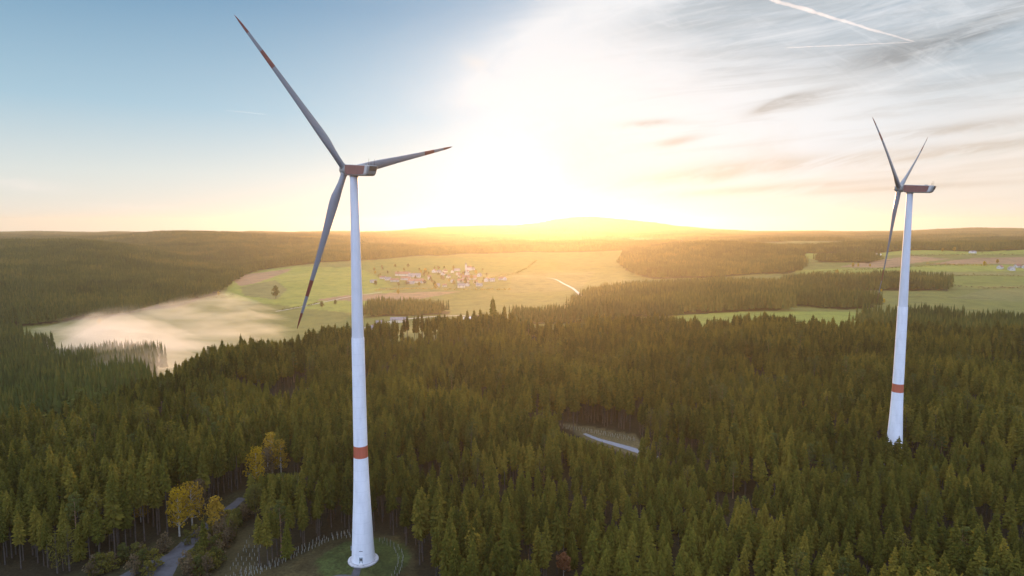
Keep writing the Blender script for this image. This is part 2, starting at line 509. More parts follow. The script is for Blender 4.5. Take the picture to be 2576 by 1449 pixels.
far_strip("valley_road", [(1375, 1730), (1400, 1690), (1425, 1560), (1448, 1430), (1462, 1330)], [5, 6, 6, 6, 6], M_PATH)
far_strip("field_path", [(690, 1180), (760, 1240), (820, 1310), (890, 1380), (960, 1440)], [3, 3, 3, 3, 3], M_PATH)
far_strip("farm_track", [(900, 950), (960, 1010), (1050, 1060), (1150, 1080), (1215, 1040)], [7, 7, 6, 6, 6], M_PATH)


# ------------------------------------------------------------------ wind turbines
def blade_mesh(RL=57.0):
    """along +z, chord towards +x (trailing), y = towards the wind"""
    secs = [0, 1.5, 3, 5, 7.5, 10, 12.5, 16, 20, 25, 30, 35, 39.6, 39.75, 45.4, 45.55, 51.2, 51.35, 54.5, 56.3, 57]
    b_ = MB(); n = 20
    for r in secs:
        t = r / RL
        root = max(0, 1 - max(0, r - 1.5) / 9.5); root = root * root * (3 - 2 * root)
        chord = np.interp(r, [0, 3, 7.5, 11, 16, 25, 35, 45, 52, 55.5, 57], [2.05, 2.1, 3.0, 3.55, 3.25, 2.45, 1.85, 1.35, .98, .62, .07])
        thick = np.interp(r, [0, 3, 7.5, 11, 16, 25, 40, 57], [2.1, 2.1, 1.75, 1.35, 1.0, .6, .3, .03])
        tw = R(np.interp(r, [0, 8, 14, 25, 40, 57], [16, 15, 10, 5, 2, 0]))
        bend = -2.0 * max(0, t - .3) ** 2
        for k in range(n):
            a = 2 * math.pi * k / n
            cx, cy = 1.05 * math.cos(a), 1.05 * math.sin(a)
            s = .5 * (1 - math.cos(a))          # 0 at trailing side
            xx = chord * (.68 - s); th = thick * .5 * math.sin(a) * (1.0 if s > .35 else .35 + 1.85 * s)
            x = cx * root + xx * (1 - root); y = cy * root + th * (1 - root)
            b_.v.append((x * math.cos(tw) - y * math.sin(tw), x * math.sin(tw) + y * math.cos(tw) - bend, r))
    for i in range(len(secs) - 1):
        red = 1 if (secs[i] >= 39.7 and secs[i] < 45.3) or secs[i] >= 51.3 else 0
        for k in range(n):
            q = (k + 1) % n
            b_.f.append((i * n + k, i * n + q, (i + 1) * n + q, (i + 1) * n + k)); b_.m.append(red)
    b_.f.append(tuple(range((len(secs) - 1) * n, len(secs) * n))); b_.m.append(1)
    return b_.mesh("blade", [M_BLADE, M_BRED], True)


BLADE = blade_mesh()


def extrude_profile(prof, x0, x1, bev=.25):
    """(y,z) outline swept in x with chamfered long edges"""
    b_ = MB(); n = len(prof)
    cy = sum(p[0] for p in prof) / n; cz = sum(p[1] for p in prof) / n
    ins = [(cy + (p[0] - cy) * (1 - bev / 5.5), cz + (p[1] - cz) * (1 - bev / 1.9)) for p in prof]
    for x, pr in ((x0, ins), (x0 + bev, prof), (x1 - bev, prof), (x1, ins)):
        b_.v += [(x, p[0], p[1]) for p in pr]
    for i in range(3):
        for k in range(n):
            q = (k + 1) % n
            b_.f.append((i * n + k, i * n + q, (i + 1) * n + q, (i + 1) * n + k)); b_.m.append(0)
    b_.f += [tuple(range(n))[::-1], tuple(range(3 * n, 4 * n))]; b_.m += [0, 0]
    return b_


def turbine(hub, psi, phi, T, label, door):
    base = hz(*T)
    root = thing("wind_turbine", label, "wind turbine", (T[0], T[1], base), 0, "wind turbines above the forest")
    ax = Vector((-math.sin(psi) * math.cos(TILT), math.cos(psi) * math.cos(TILT), math.sin(TILT)))
    top = hub.z - OVER * math.sin(TILT) - base          # axis height at the tower
    k = top / 140.5
    wid = [(0.45, 8.3), (4, 7.9), (9, 7.4), (15.5, 6.85), (21, 6.25), (26.7, 5.75), (33, 5.35), (39.0, 5.05), (43.3, 4.88), (55, 4.7), (70, 4.52), (82, 4.38)]
    c = MB(); zz = []
    c.lathe([(z * k, w / 2) for z, w in wid] + [(82.4 * k, 2.16)], 64, [1 if abs(z - 39.0) < .1 else 0 for z, w in wid] + [0], False)
    tw = c.build("concrete_tower", [M_CONC, M_RED], root, True)
    c = MB(); c.lathe([(82.41 * k, 2.05), (100 * k, 1.83), (120 * k, 1.56), (138.6 * k, 1.34)], 48, None, False)
    c.build("steel_tower", M_STEEL, root, True)
    for z in (82.2, 100, 120):
        w = np.interp(z, [82.41, 100, 120], [2.1, 1.83, 1.56])
        c = MB(); c.lathe([(z * k, w + .05), (z * k + .22, w + .05)], 48)
        c.build("flange_ring", M_STEEL, root)
    c = MB(); c.lathe([(-1.6, 5.5), (.30, 5.45), (.38, 5.3)], 64)
    c.build("foundation", M_PAD, root)
    # door on the camera side with steps and a vent above
    r0 = 4.0
    ang = door
    Mz = Matrix.Rotation(ang, 4, "Z")
    c = MB(); c.box((4.02, 0, 1.85), (.14, 1.25, 2.5), 0, Mz)
    d = c.build("door", M_DOOR, root)
    c = MB(); c.box((4.10, 0, 1.72), (.05, 1.0, .16), 0, Mz)
    c.box((4.10, 0.05, 2.3), (.05, .7, .5), 1, Mz)
    c.build("door_panel", [M_SHEET, M_DARK], d)
    c = MB(); c.box((3.86, 0, 5.3), (.14, 1.25, .16), 0, Mz)
    c.build("vent", M_DARK, root)
    c = MB()
    for i in range(3): c.box((4.35 + .3 * i, 0, .98 - .2 * i), (.32, 1.3, .08), 0, Mz)
    c.build("steps", M_SHEET, root)
    # nacelle, local: x right, y towards hub, z up
    def place(o, loc):
        o.location = loc; o.rotation_euler = (TILT, 0, psi); return o
    prof = [(2.75, 1.45), (2.55, 1.85), (-9.5, 1.95), (-10.15, 1.85), (-9.75, .4), (-9.35, -.75), (-8.8, -1.3), (-8.0, -1.5), (-2, -1.75), (1.2, -1.85), (2.2, -1.6), (2.75, -.8)]
    na = place(extrude_profile(prof, -1.95, 1.95, .3).build("nacelle", M_NAC, root), (0, 0, top))
    c = MB()
    for s in (-1, 1):
        xs = s * 1.953
        pr = [(2.35, 1.3), (2.3, 1.62), (-7.9, 1.72), (-7.75, .2), (-7.35, -.85), (-6.9, -1.15), (-2, -1.42), (1.0, -1.52), (1.9, -1.3), (2.35, -.6)]
        n = len(pr)
        for dx in (0, .05 * s): c.v += [(xs + dx, a, z) for a, z in pr]
        o = len(c.v) - 2 * n
        c.f += [tuple(range(o, o + n)), tuple(range(o + n, o + 2 * n))[::-1]] + [(o + i, o + (i + 1) % n, o + n + (i + 1) % n, o + n + i) for i in range(n)]
        c.m += [0] * (n + 2)
        p = c.build("side_panel", M_NRED, na); c = MB()
    for s in (-1, 1):
        c = MB(); c.add([(s * 1.9, -8.1, 1.75), (s * 1.9, -9.2, 1.82), (s * 1.9, -8.6, -.7), (s * 1.9, -7.6, -.95), (s * 2.02, -8.1, 1.75), (s * 2.02, -9.2, 1.82), (s * 2.02, -8.6, -.7), (s * 2.02, -7.6, -.95)], [(0, 1, 2, 3), (4, 5, 6, 7), (0, 1, 5, 4), (1, 2, 6, 5), (2, 3, 7, 6), (3, 0, 4, 7)])
        c.build("frame_strip", M_WALLW, na)
    nrm = Vector((0, -1.45, .4)).normalized()
    for i in range(4):
        z = 1.5 - .38 * i
        y = -9.75 - (z - .4) / 1.45 * .40 - .04
        c = MB(); c.box((0, y, z), (3.1, .2, .24), 0)
        c.build("louvre", M_DARK, na)
    c = MB()
    for x in (-1.2, 1.2):
        c.tube((x, -9.0, 1.93), (x, -9.0, 4.1), .05, .03)
        c.build("antenna", M_DARK, na); c = MB()
    c.tube((0.3, -8.4, 1.93), (.3, -8.4, 3.2), .05, .04); c.tube((-.1, -8.4, 3.15), (.7, -8.4, 3.15), .04, .04)
    c.build("wind_vane", M_DARK, na)
    c = MB(); c.box((0, -6.4, 2.1), (1.0, 1.2, .34)); c.build("roof_hatch", M_NAC, na)
    c = MB(); c.lathe([(-.05, 1.45), (.55, 1.55)], 40)
    y = place(c.build("yaw_ring", M_NAC, root), (0, 0, top - 2.3)); y.rotation_euler = (0, 0, psi)
    # hub (spinner)
    c = MB()
    c.lathe([(-1.85, 1.25), (-1.75, 1.6), (-.8, 1.78), (.6, 1.75), (1.4, 1.5), (1.95, 1.0), (2.2, .4), (2.25, .05)], 40)
    h = c.build("hub", M_NAC, root, True)
    Rm = Matrix.Rotation(psi, 4, "Z") @ Matrix.Rotation(TILT, 4, "X")
    e1 = Rm @ Vector((1, 0, 0)); a = Rm @ Vector((0, 1, 0)); e2 = Rm @ Vector((0, 0, 1))
    hl = hub - Vector((T[0], T[1], base))
    h.matrix_local = Matrix.Translation(hl) @ Rm @ Matrix.Rotation(-math.pi / 2, 4, "X")
    for i in range(3):
        g = phi + i * 2 * math.pi / 3
        d = e1 * math.sin(g) + e2 * math.cos(g)
        t = e1 * math.cos(g) - e2 * math.sin(g)
        cone = R(1.2)
        d2 = (d * math.cos(cone) + a * math.sin(cone)).normalized()
        n = d2.cross(t).normalized(); t = n.cross(d2)
        M3 = Matrix((t, n, d2)).transposed().to_4x4()
        bo = put("blade", BLADE, root)
        bo.matrix_local = Matrix.Translation(hl) @ M3
        c = MB(); c.lathe([(1.35, 1.18), (1.95, 1.18)], 32); rg = c.build("blade_collar", M_NAC, bo)
    return root


turbine(HUB1, PSI1, R(-43.3), T1, "tall white wind turbine with red banded tower standing in the grassy clearing", R(-88))
turbine(HUB2, PSI2, R(-60.8), T2, "smaller looking wind turbine whose tower foot is hidden by spruces", R(-110))


# ------------------------------------------------------------------ trees
def spruce_parts(r, H, cb, rad, whorl=.43, nb=8, dens=1.0, tip=.9):
    """crown: whorls of drooping jagged boughs; trunk: tapered"""
    c = MB(); t = MB()
    z = H * .995
    lean = (r.uniform(-.012, .012), r.uniform(-.012, .012))
    prof_p = r.uniform(.55, .75)
    while z > cb:
        f = (H - z) / (H - cb)
        Lb = rad * (f ** prof_p) * (1 - .35 * max(0, f - .75) / .25) + .22
        n = max(4, int(nb * (0.75 + .5 * f) * dens))
        a0 = r.uniform(0, 6.28)
        for k in range(n):
            if r.random() < .08: continue
            a = a0 + 6.283 * k / n + r.uniform(-.3, .3)
            L_ = Lb * r.uniform(.62, 1.22)
            if r.random() < .05: L_ *= 1.25
            zz = z + r.uniform(-.25, .25)
            dr = -L_ * (r.uniform(.12, .34) + .28 * f)
            up = L_ * .10
            w = (.16 + .155 * L_) * r.uniform(.8, 1.25)
            ca, sa = math.cos(a), math.sin(a)
            x0, y0 = lean[0] * zz, lean[1] * zz

            def Pp(u, v, dz): return (x0 + ca * u - sa * v, y0 + sa * u + ca * v, zz + dz)
            s1, s2 = r.uniform(.25, .4), r.uniform(.6, .75)
            vs = [Pp(0, 0, 0), Pp(L_ * s1, w, dr * .35 - .35 * w), Pp(L_ * .5, 0, dr * .4 + up), Pp(L_ * s1, -w, dr * .35 - .35 * w),
                  Pp(L_ * s2, w * .75, dr * .8 - .4 * w), Pp(L_, 0, dr * .9), Pp(L_ * s2, -w * .75, dr * .8 - .4 * w)]
            fs = [(0, 1, 2), (0, 2, 3), (2, 4, 5), (2, 5, 6), (1, 4, 2), (2, 6, 3)]
            hd = (.35 + .16 * L_) * r.uniform(.8, 1.3)
            vs += [Pp(L_ * .18, .05, -hd * .6), Pp(L_ * .55, 0, dr * .45 - hd), Pp(L_ * .85, -.04, dr * .75 - hd * .55)]
            fs += [(0, 7, 8, 2), (2, 8, 9, 5)]
            if L_ < .9: fs = [(0, 1, 5), (0, 5, 3)]
            c.add(vs, fs)
        z -= whorl * (.55 + .75 * f) * r.uniform(.85, 1.15)
    c.add([(lean[0] * H + .1, lean[1] * H, H - 1), (lean[0] * H - .1, lean[1] * H, H - 1), (lean[0] * H, lean[1] * H, H + .7)], [(0, 1, 2)])
    br = .0095 * H + .03
    for i in range(4):
        z0, z1 = H * .98 * i / 4, H * .98 * (i + 1) / 4
        t.tube((lean[0] * z0, lean[1] * z0, z0 - (1.2 if i == 0 else 0)), (lean[0] * z1, lean[1] * z1, z1), br * (1 - i / 4.3), br * (1 - (i + 1) / 4.3), 7)
    for i in range(9):                              # dead twigs below the crown
        zz = cb * r.uniform(.45, 1.0); a = r.uniform(0, 6.28); q = r.uniform(.5, 1.3)
        t.tube((lean[0] * zz, lean[1] * zz, zz), (lean[0] * zz + q * math.cos(a), lean[1] * zz + q * math.sin(a), zz - .25), .035, .012, 3)
    return c, t


def leaf_blob(c, r, ctr, rx, rz, n, size):
    for _ in range(n):
        th, ph = r.uniform(0, 6.283), math.acos(r.uniform(-1, 1))
        q = r.uniform(.45, 1.0) ** .6
        p = Vector((ctr[0] + rx * q * math.sin(ph) * math.cos(th), ctr[1] + rx * q * math.sin(ph) * math.sin(th), ctr[2] + rz * q * math.cos(ph)))
        d = Vector((r.gauss(0, 1), r.gauss(0, 1), r.gauss(0, 1))).normalized()
        e = d.cross(Vector((r.gauss(0, 1), r.gauss(0, 1), r.gauss(0, 1)))).normalized()
        s = size * r.uniform(.5, 1.3)
        c.add([p - d * s, p + e * s * .6, p + d * s, p - e * s * .6], [(0, 1, 2, 3)])


def pine_parts(r, H=24):
    c, t = MB(), MB()
    t.tube((0, 0, -1), (.2, .1, H * .5), .23, .17, 8); t.tube((.2, .1, H * .5), (.1, .3, H * .96), .17, .04, 7)
    nb = 15
    for i in range(nb):
        f = i / (nb - 1); z = H * (.60 + .38 * f); a = i * 2.4 + r.uniform(-.4, .4)
        q = (1 - .75 * f) * r.uniform(2.0, 3.6)
        e = (.1 + q * math.cos(a), .2 + q * math.sin(a), z + r.uniform(.2, .9))
        t.tube((.15, .2, z - .6), e, .07, .03, 4)
        leaf_blob(c, r, e, 1.25 * (1.15 - .4 * f), .5, 46, .34)
        leaf_blob(c, r, ((e[0] + .15) / 2, (e[1] + .2) / 2, z - .05), .9, .4, 20, .3)
    leaf_blob(c, r, (.1, .3, H * .97), .7, .8, 40, .3)
    return c, t


def broad_parts(r, H=16, wide=.32, top=.85, nblob=26, leaf=.36, per=60, cb=.25):
    c, t = MB(), MB()
    t.tube((0, 0, -.8), (0, 0, H * .38), .018 * H, .013 * H, 8)
    t.tube((0, 0, H * .38), (.1, -.1, H * .85), .012 * H, .003 * H, 6)
    for i in range(nblob):
        f = (i + .5) / nblob; z = H * (cb + (top + .1 - cb) * f)
        env = H * wide * math.sin(math.pi * min(1, .22 + .74 * f)) ** .8
        a = i * 2.39 + r.uniform(-.5, .5); q = env * r.uniform(.15, .85)
        e = (q * math.cos(a), q * math.sin(a), z + r.uniform(-.4, .4))
        t.tube((0, 0, max(H * .2, z - q * .9)), e, .06 + .003 * H, .02, 4)
        leaf_blob(c, r, e, H * .085 * r.uniform(.8, 1.4) + .25, H * .085 * r.uniform(.7, 1.2) + .2, per, leaf)
    return c, t


rr = random.Random(5)
SPECS = [(25, 11, 2.6), (27, 14, 2.5), (23, 9, 2.8), (26, 12.5, 2.9), (21, 8, 2.3), (24, 12, 2.2), (22, 9, 3.0), (28, 13, 2.7), (25, 15, 2.0)]
SPR = []
for H, cb, rad in SPECS:
    c, t = spruce_parts(rr, H, cb, rad)
    SPR.append((H, c.mesh("crown", M_SPR), t.mesh("trunk", M_BARK), c, t))
YSP = []
for H, cb, rad in [(15, .8, 3.0), (13, .6, 2.8), (17, 1.2, 3.2)]:
    c, t = spruce_parts(rr, H, cb, rad, .5, 7)
    YSP.append((H, c.mesh("crown", M_YSP), t.mesh("trunk", M_BARK), c, t))
PINE = []
for H in (24, 22):
    c, t = pine_parts(rr, H); PINE.append((H, c.mesh("crown", M_PIN), t.mesh("trunk", M_PBARK)))


def tree(name, label, cat, H, meshes, loc, scale, rz, group=None):
    r = thing(name, label, cat, loc, rz, group)
    r.scale = (scale[0], scale[0], scale[1])
    for nm, me in zip(("crown", "trunk"), meshes):
        put(nm, me, r)
    return r


# candidate stems of the foreground forest
sp = 4.75
gx, gy = np.meshgrid(np.arange(-620, 620, sp), np.arange(140, 700, sp))
gx = gx + rng.uniform(-.46, .46, gx.shape) * sp; gy = gy + rng.uniform(-.46, .46, gy.shape) * sp
gx, gy = gx.ravel(), gy.ravel()
gpx = 1288 + FPX * gx / gy
keep = near_mask(gx, gy) & (gpx > -260) & (gpx < 2840) & (rng.random(gx.shape) < .93)
gap = fbm(gx / 26, gy / 26, 88, 2)
keep &= ~((gap < .22))
gx, gy, gpx = gx[keep], gy[keep], gpx[keep]
gz = height(gx, gy)
hh = 21.5 + 9 * (fbm(gx / 60, gy / 60, 66, 3) - .44) * 1.9 + rng.normal(0, 2.1, gx.shape)
scx, scy = rng.uniform(-620, 620, 260), rng.uniform(140, 700, 260)
soff = rng.choice([-7.5, -5, -2.5, 0, 0, 1.5, 3, 4.5], 260)
wx, wy = gx + 22 * (fbm(gx / 30, gy / 30, 71, 2) - .37), gy + 22 * (fbm(gx / 30, gy / 30, 72, 2) - .37)
cell = np.argmin((wx[:, None] - scx) ** 2 + (wy[:, None] - scy) ** 2, 1)
hh = np.clip(hh + soff[cell], 9, 31)
# young stand at the near centre and right of the opening
young = inpoly(gx, gy, P((1360, 1700), (1380, 1500), (1430, 1400), (1600, 1330), (1760, 1400), (1900, 1520), (1950, 1800)))
hh[young] = np.clip(12.5 + rng.normal(0, 2.2, young.sum()), 8, 18)
# ridge of taller trees from the tower towards the road
rp0, rp1 = gp(990, 1075, 0), gp(1400, 1190, 0)
dd = np.abs((gx - rp0.x) * (rp1.y - rp0.y) - (gy - rp0.y) * (rp1.x - rp0.x)) / math.hypot(rp1.x - rp0.x, rp1.y - rp0.y)
hh[(dd < 14) & (gx > rp0.x) & (gx < rp1.x)] += 4
# keep the openings in view: stems in front of them stay low
rl = np.interp(gpx, [1418, 1500, 1622], [1080, 1102, 1143]); rt = gp(1520, 1110, 0)
ry_ = (rl - 724.5) / FPX; ryd = CAMZ * (CT - ry_ * ST) / (ST + ry_ * CT)
inn = (gpx > 1415 + rng.uniform(-12, 12, gx.shape)) & (gpx < 1622 + rng.uniform(-6, 6, gx.shape)) & (gy < ryd)
hh = np.where(inn, np.minimum(hh, CAMZ * (1 - gy / ryd) - gz - rng.uniform(.2, 2.5, gx.shape)), hh)
for (a0, a1, py, z) in ((595, 655, 1440, 0), (690, 1050, 1449, 0), (885, 960, 1400, 0), (2222, 2272, 1094, 14), (600, 735, 1185, 4), (405, 560, 1300, 2), (1385, 1450, 1449, 0), (1312, 1348, 1400, 6)):
    tgt = gp((a0 + a1) / 2, py, z)
    inn = (gpx > a0 - 6) & (gpx < a1 + 6) & (gy < tgt.y)
    lim = CAMZ + (z - CAMZ) * gy / tgt.y - gz
    hh = np.where(inn, np.minimum(hh, lim - 1), hh)
for (a0, b0, rr_) in ((445, 1235, 6), (478, 1230, 6), (350, 1255, 4), (540, 1262, 5), (642, 1145, 6), (682, 1115, 6), (704, 1122, 6), (672, 1145, 6), (640, 1235, 5), (186, 1260, 4), (1418, 1400, 4)):
    q = gp(a0, b0, 13); hh[np.hypot(gx - q.x, gy - q.y) < rr_] = 0
ok = hh > 2.4
gx, gy, gz, gpx, hh = [q[ok] for q in (gx, gy, gz, gpx, hh)]
young = inpoly(gx, gy, P((1360, 1700), (1380, 1500), (1430, 1400), (1600, 1330), (1760, 1400), (1900, 1520), (1950, 1800)))
isyoung = young | (hh < 15)
tpx, tpy = to_px(gx, gy, gz + hh)
bpx, bpy_ = to_px(gx, gy, gz)
inframe = (tpx > -30) & (tpx < 2606) & (tpy < 1449)
size = (np.minimum(bpy_, 1449) - tpy) * inframe
order = np.argsort(-size)
single = np.zeros(gx.shape, bool); single[order[:290]] = True
var = rng.integers(0, len(SPR), gx.shape); yvar = rng.integers(0, len(YSP), gx.shape); rot = rng.uniform(0, 6.28, gx.shape)

ZONES = [(-100, 170, "in the left corner of the forest"), (170, 330, "by the near end of the track"), (330, 470, "by the bend of the track"),
         (470, 640, "between track and seedling tubes"), (640, 900, "behind the clearing left of the tower"), (900, 1010, "close behind the white tower"),
         (1010, 1120, "just right of the clearing"), (1120, 1260, "well right of the clearing"), (1260, 1390, "left of the rusty tree"), (1390, 1480, "around the rusty tree"),
         (1480, 1580, "right beside the rusty tree"), (1580, 1680, "in the middle of the young stand"), (1680, 1780, "near the right end of the young stand"),
         (1780, 1900, "just right of the young stand"), (1900, 2020, "in the dark stand beyond the young one"), (2020, 2140, "below and left of the far turbine"),
         (2140, 2260, "straight below the far turbine"), (2260, 2380, "below and right of the far turbine"), (2380, 2490, "toward the right edge"), (2490, 2700, "in the right corner of the forest")]
ORD = ["leftmost"] + [q + " from left" for q in "second third fourth fifth sixth seventh eighth ninth tenth".split()]
sidx = np.where(single)[0]
zone_of = {i: next(k for k, z in enumerate(ZONES) if z[0] <= np.clip(tpx[i], -99, 2699) < z[1]) for i in sidx}
labels = {}
for k, z in enumerate(ZONES):
    mem = sorted([i for i in sidx if zone_of[i] == k], key=lambda i: -tpy[i])
    rowsz = [mem[j:j + 10] for j in range(0, len(mem), 10)]
    for rj, row in enumerate(rowsz):
        for j, i in enumerate(sorted(row, key=lambda i: tpx[i])):
            rw = ["front row", "second row", "third row", "fourth row", "fifth row", "sixth row"][min(rj, 5)]
            ad = ("young bushy" if isyoung[i] else ("tall" if hh[i] > 24 else "slim"))
            labels[i] = "%s spruce, %s, %s %s" % (ad, ORD[j], rw, z[2])
for i in sidx:
    H, cm, tm = (YSP[yvar[i]] if isyoung[i] else SPR[var[i]])[:3]
    s = hh[i] / H
    tree("spruce_tree", labels[i], "spruce tree", H, (cm, tm), (gx[i], gy[i], gz[i]), (s ** .7 if not isyoung[i] else s, s), rot[i], "spruces of the near forest")

q = gp(887, 1388, 0)
cb0 = thing("electrical_cabinet", "small grey cabinet on the grass beside the foot of the white tower", "cabinet", (q.x, q.y, hz(q.x, q.y)), .3)
c = MB(); c.box((0, 0, .85), (1.3, .8, 1.9)); c.build("body", M_PAD, cb0)
c = MB(); c.box((0, 0, 1.84), (1.5, 1.0, .08)); c.build("roof", M_DARK, cb0)
for s_ in (-1, 1):
    c = MB(); c.box((s_ * .31, -.42, .85), (.56, .05, 1.5)); c.build("door", M_DOOR, cb0)
# ---- the rest of the foreground forest: one mass of instances
protos = bpy.data.collections.new("forest_members")


def proto(col, name, mb_list, mats):
    m = MB()
    for mi, q in enumerate(mb_list): m.add(q.v, q.f, mi)
    o = bpy.data.objects.new(name, m.mesh(name, mats)); col.objects.link(o)
    return o


k = 0
for (H, a, b_, c, t) in SPR + YSP:
    proto(protos, "member_%02d" % k, (c, t), [M_SPR if k < len(SPR) else M_YSP, M_BARK]); k += 1
for (mm, bk, q) in ((M_OLI, M_BARK, 0), (M_YOL, M_BARK, 1), (M_PIN, M_PBARK, 2)):
    c, t = (broad_parts(random.Random(300 + q), 20, .17, nblob=18, per=44) if q < 2 else pine_parts(random.Random(302), 24))
    proto(protos, "member_%02d" % k, (c, t), [mm, bk]); k += 1


def scatter(name, pts, ids, rots, scl, col, label=None, k="stuff"):
    me = bpy.data.meshes.new(name)
    n = len(pts)
    me.vertices.add(n); me.vertices.foreach_set("co", np.asarray(pts, np.float32).ravel())
    for an, ty, data in (("vid", "INT", np.asarray(ids, np.int32)), ("rotz", "FLOAT", np.asarray(rots, np.float32))):
        at2 = me.attributes.new(an, ty, "POINT"); at2.data.foreach_set("value", data)
    at2 = me.attributes.new("scl", "FLOAT_VECTOR", "POINT"); at2.data.foreach_set("vector", np.asarray(scl, np.float32).ravel())
    o = kind(put(name, me), k)
    if label: o["label"] = label
    ng = bpy.data.node_groups.new(name, "GeometryNodeTree")
    ng.interface.new_socket("Geometry", in_out="INPUT", socket_type="NodeSocketGeometry")
    ng.interface.new_socket("Geometry", in_out="OUTPUT", socket_type="NodeSocketGeometry")
    gi = ng.nodes.new("NodeGroupInput"); go = ng.nodes.new("NodeGroupOutput")
    ip = ng.nodes.new("GeometryNodeInstanceOnPoints"); ci = ng.nodes.new("GeometryNodeCollectionInfo")
    ci.inputs[0].default_value = col; ci.inputs["Separate Children"].default_value = True; ci.inputs["Reset Children"].default_value = True
    ip.inputs["Pick Instance"].default_value = True

    def na(nm, ty):
        q = ng.nodes.new("GeometryNodeInputNamedAttribute"); q.data_type = ty; q.inputs[0].default_value = nm; return q.outputs[0]
    cx = ng.nodes.new("ShaderNodeCombineXYZ"); er = ng.nodes.new("FunctionNodeEulerToRotation")
    ng.links.new(na("rotz", "FLOAT"), cx.inputs[2]); ng.links.new(cx.outputs[0], er.inputs[0])
    ng.links.new(gi.outputs[0], ip.inputs["Points"]); ng.links.new(ci.outputs[0], ip.inputs["Instance"])
    ng.links.new(na("vid", "INT"), ip.inputs["Instance Index"]); ng.links.new(er.outputs[0], ip.inputs["Rotation"]); ng.links.new(na("scl", "FLOAT_VECTOR"), ip.inputs["Scale"])
    ng.links.new(ip.outputs[0], go.inputs[0])
    md = o.modifiers.new("members", "NODES"); md.node_group = ng
    return o


rest = ~single
Hs = np.array([s[0] for s in SPR]); Hy = np.array([s[0] for s in YSP])
ids = np.where(isyoung, len(SPR) + yvar, var)
s = hh / np.where(isyoung, Hy[yvar], Hs[var])
mixed = (~isyoung) & (rng.random(gx.shape) < .03 + .14 * (fbm(gx / 45, gy / 45, 19, 2) > .50))
kd = rng.integers(0, 3, gx.shape)
ids = np.where(mixed, len(SPR) + len(YSP) + kd, ids); s = np.where(mixed, hh / np.array([20., 20., 24.])[kd], s)
sxy = np.where(isyoung, s, s ** .7)
scatter("forest", np.stack([gx, gy, gz], -1)[rest], ids[rest], rot[rest], np.stack([sxy, sxy, s], -1)[rest], protos, "dense dark spruce forest covering the near hill")
print("near trees", len(gx))

# ---- woods beyond: patches of simple conifers and round crowns
def cone_tree(c, r, x, y, z, H, rad, tiers=4, n=7):
    z0 = z - 3
    for i in range(tiers):
        f0 = i / tiers
        zb = z + H * (.22 + .74 * f0); zt = z + H * min(1.02, .22 + .74 * (f0 + 1.7 / tiers))
        q = rad * (1 - f0 * .85)
        a0 = r.uniform(0, 6.28)
        vs = [(x + r.uniform(-.1, .1), y + r.uniform(-.1, .1), zt)]
        for k_ in range(n):
            a = a0 + 6.283 * k_ / n; w = q * (r.uniform(.9, 1.25) if k_ % 2 else r.uniform(.5, .8))
            vs.append((x + w * math.cos(a), y + w * math.sin(a), zb + r.uniform(-.5, .5) - (0 if k_ % 2 else -.5)))
        c.add(vs, [(0, 1 + k_, 1 + (k_ + 1) % n) for k_ in range(n)])


def round_tree(c, r, x, y, z, H, rad):
    leaf_blob(c, r, (x, y, z + H * .6), rad, H * .36, 26, 1.5)


mid = bpy.data.collections.new("wood_members")
far = bpy.data.collections.new("far_wood_members")
for q in range(5):
    c = MB(); r = random.Random(100 + q)
    for i in range(6):
        for j in range(6):
            if r.random() < .08: continue
            x, y = (i - 2.5) * 5.2 + r.uniform(-2.2, 2.2), (j - 2.5) * 5.2 + r.uniform(-2.2, 2.2)
            if q == 4 and r.random() < .6: round_tree(c, r, x, y, -1, r.uniform(12, 18), r.uniform(2.8, 4))
            else: cone_tree(c, r, x, y, -1.5, r.uniform(17, 27), r.uniform(2.2, 3.2))
    proto(mid, "patch_%d" % q, (c,), [M_WOOD])
for q in range(3):
    c = MB(); r = random.Random(200 + q)
    for i in range(10):
        for j in range(10):
            x, y = (i - 4.5) * 8 + r.uniform(-3, 3), (j - 4.5) * 8 + r.uniform(-3, 3)
            cone_tree(c, r, x, y, -4, r.uniform(18, 28), r.uniform(4, 5.2), 2, 5)
    proto(far, "patch_%d" % q, (c,), [M_WOOD])


def woods(name, y0, y1, cell, col, nvar, label):
    xs, ysq = np.meshgrid(np.arange(-1.0 * y1, 1.0 * y1, cell), np.arange(y0, y1, cell))
    xs = xs + rng.uniform(-.25, .25, xs.shape) * cell; ysq = ysq + rng.uniform(-.25, .25, xs.shape) * cell
    xs, ysq = xs.ravel(), ysq.ravel()
    m = (np.abs(xs) < .93 * ysq) & forest_mask(xs, ysq)
    p = 1288 + FPX * xs / ysq
    m &= ~((ysq < 700) & (near_mask(xs, ysq)))
    xs, ysq = xs[m], ysq[m]
    ids_ = rng.integers(0, nvar, xs.shape)
    if nvar == 5:
        ids_ = np.where(fbm(xs / 160, ysq / 160, 5, 2) > .52, ids_, np.minimum(ids_, 3))
    sc = 1 + .3 * (fbm(xs / 120, ysq / 120, 15, 2) - .37) + rng.normal(0, .06, xs.shape)
    print(name, len(xs))
    return scatter(name, np.stack([xs, ysq, height(xs, ysq)], -1), ids_, rng.uniform(0, 6.28, xs.shape), np.stack([sc, sc, sc], -1), col, label)


woods("distant_woodland", 400, 3000, 26, mid, 5, "dark conifer woodland on the hills across the valley")
woods("far_woodland", 3000, 7600, 72, far, 3, "hazy wooded ridges along the horizon")

# ---- trees of other kinds that stand out
BM = {}


def bmesh_for(kind_, H, wide, m, seed, bk=M_BARK, **kw):
    c, t = broad_parts(random.Random(seed), H, wide, **kw)
    return (c.mesh("crown", m), t.mesh("trunk", bk))


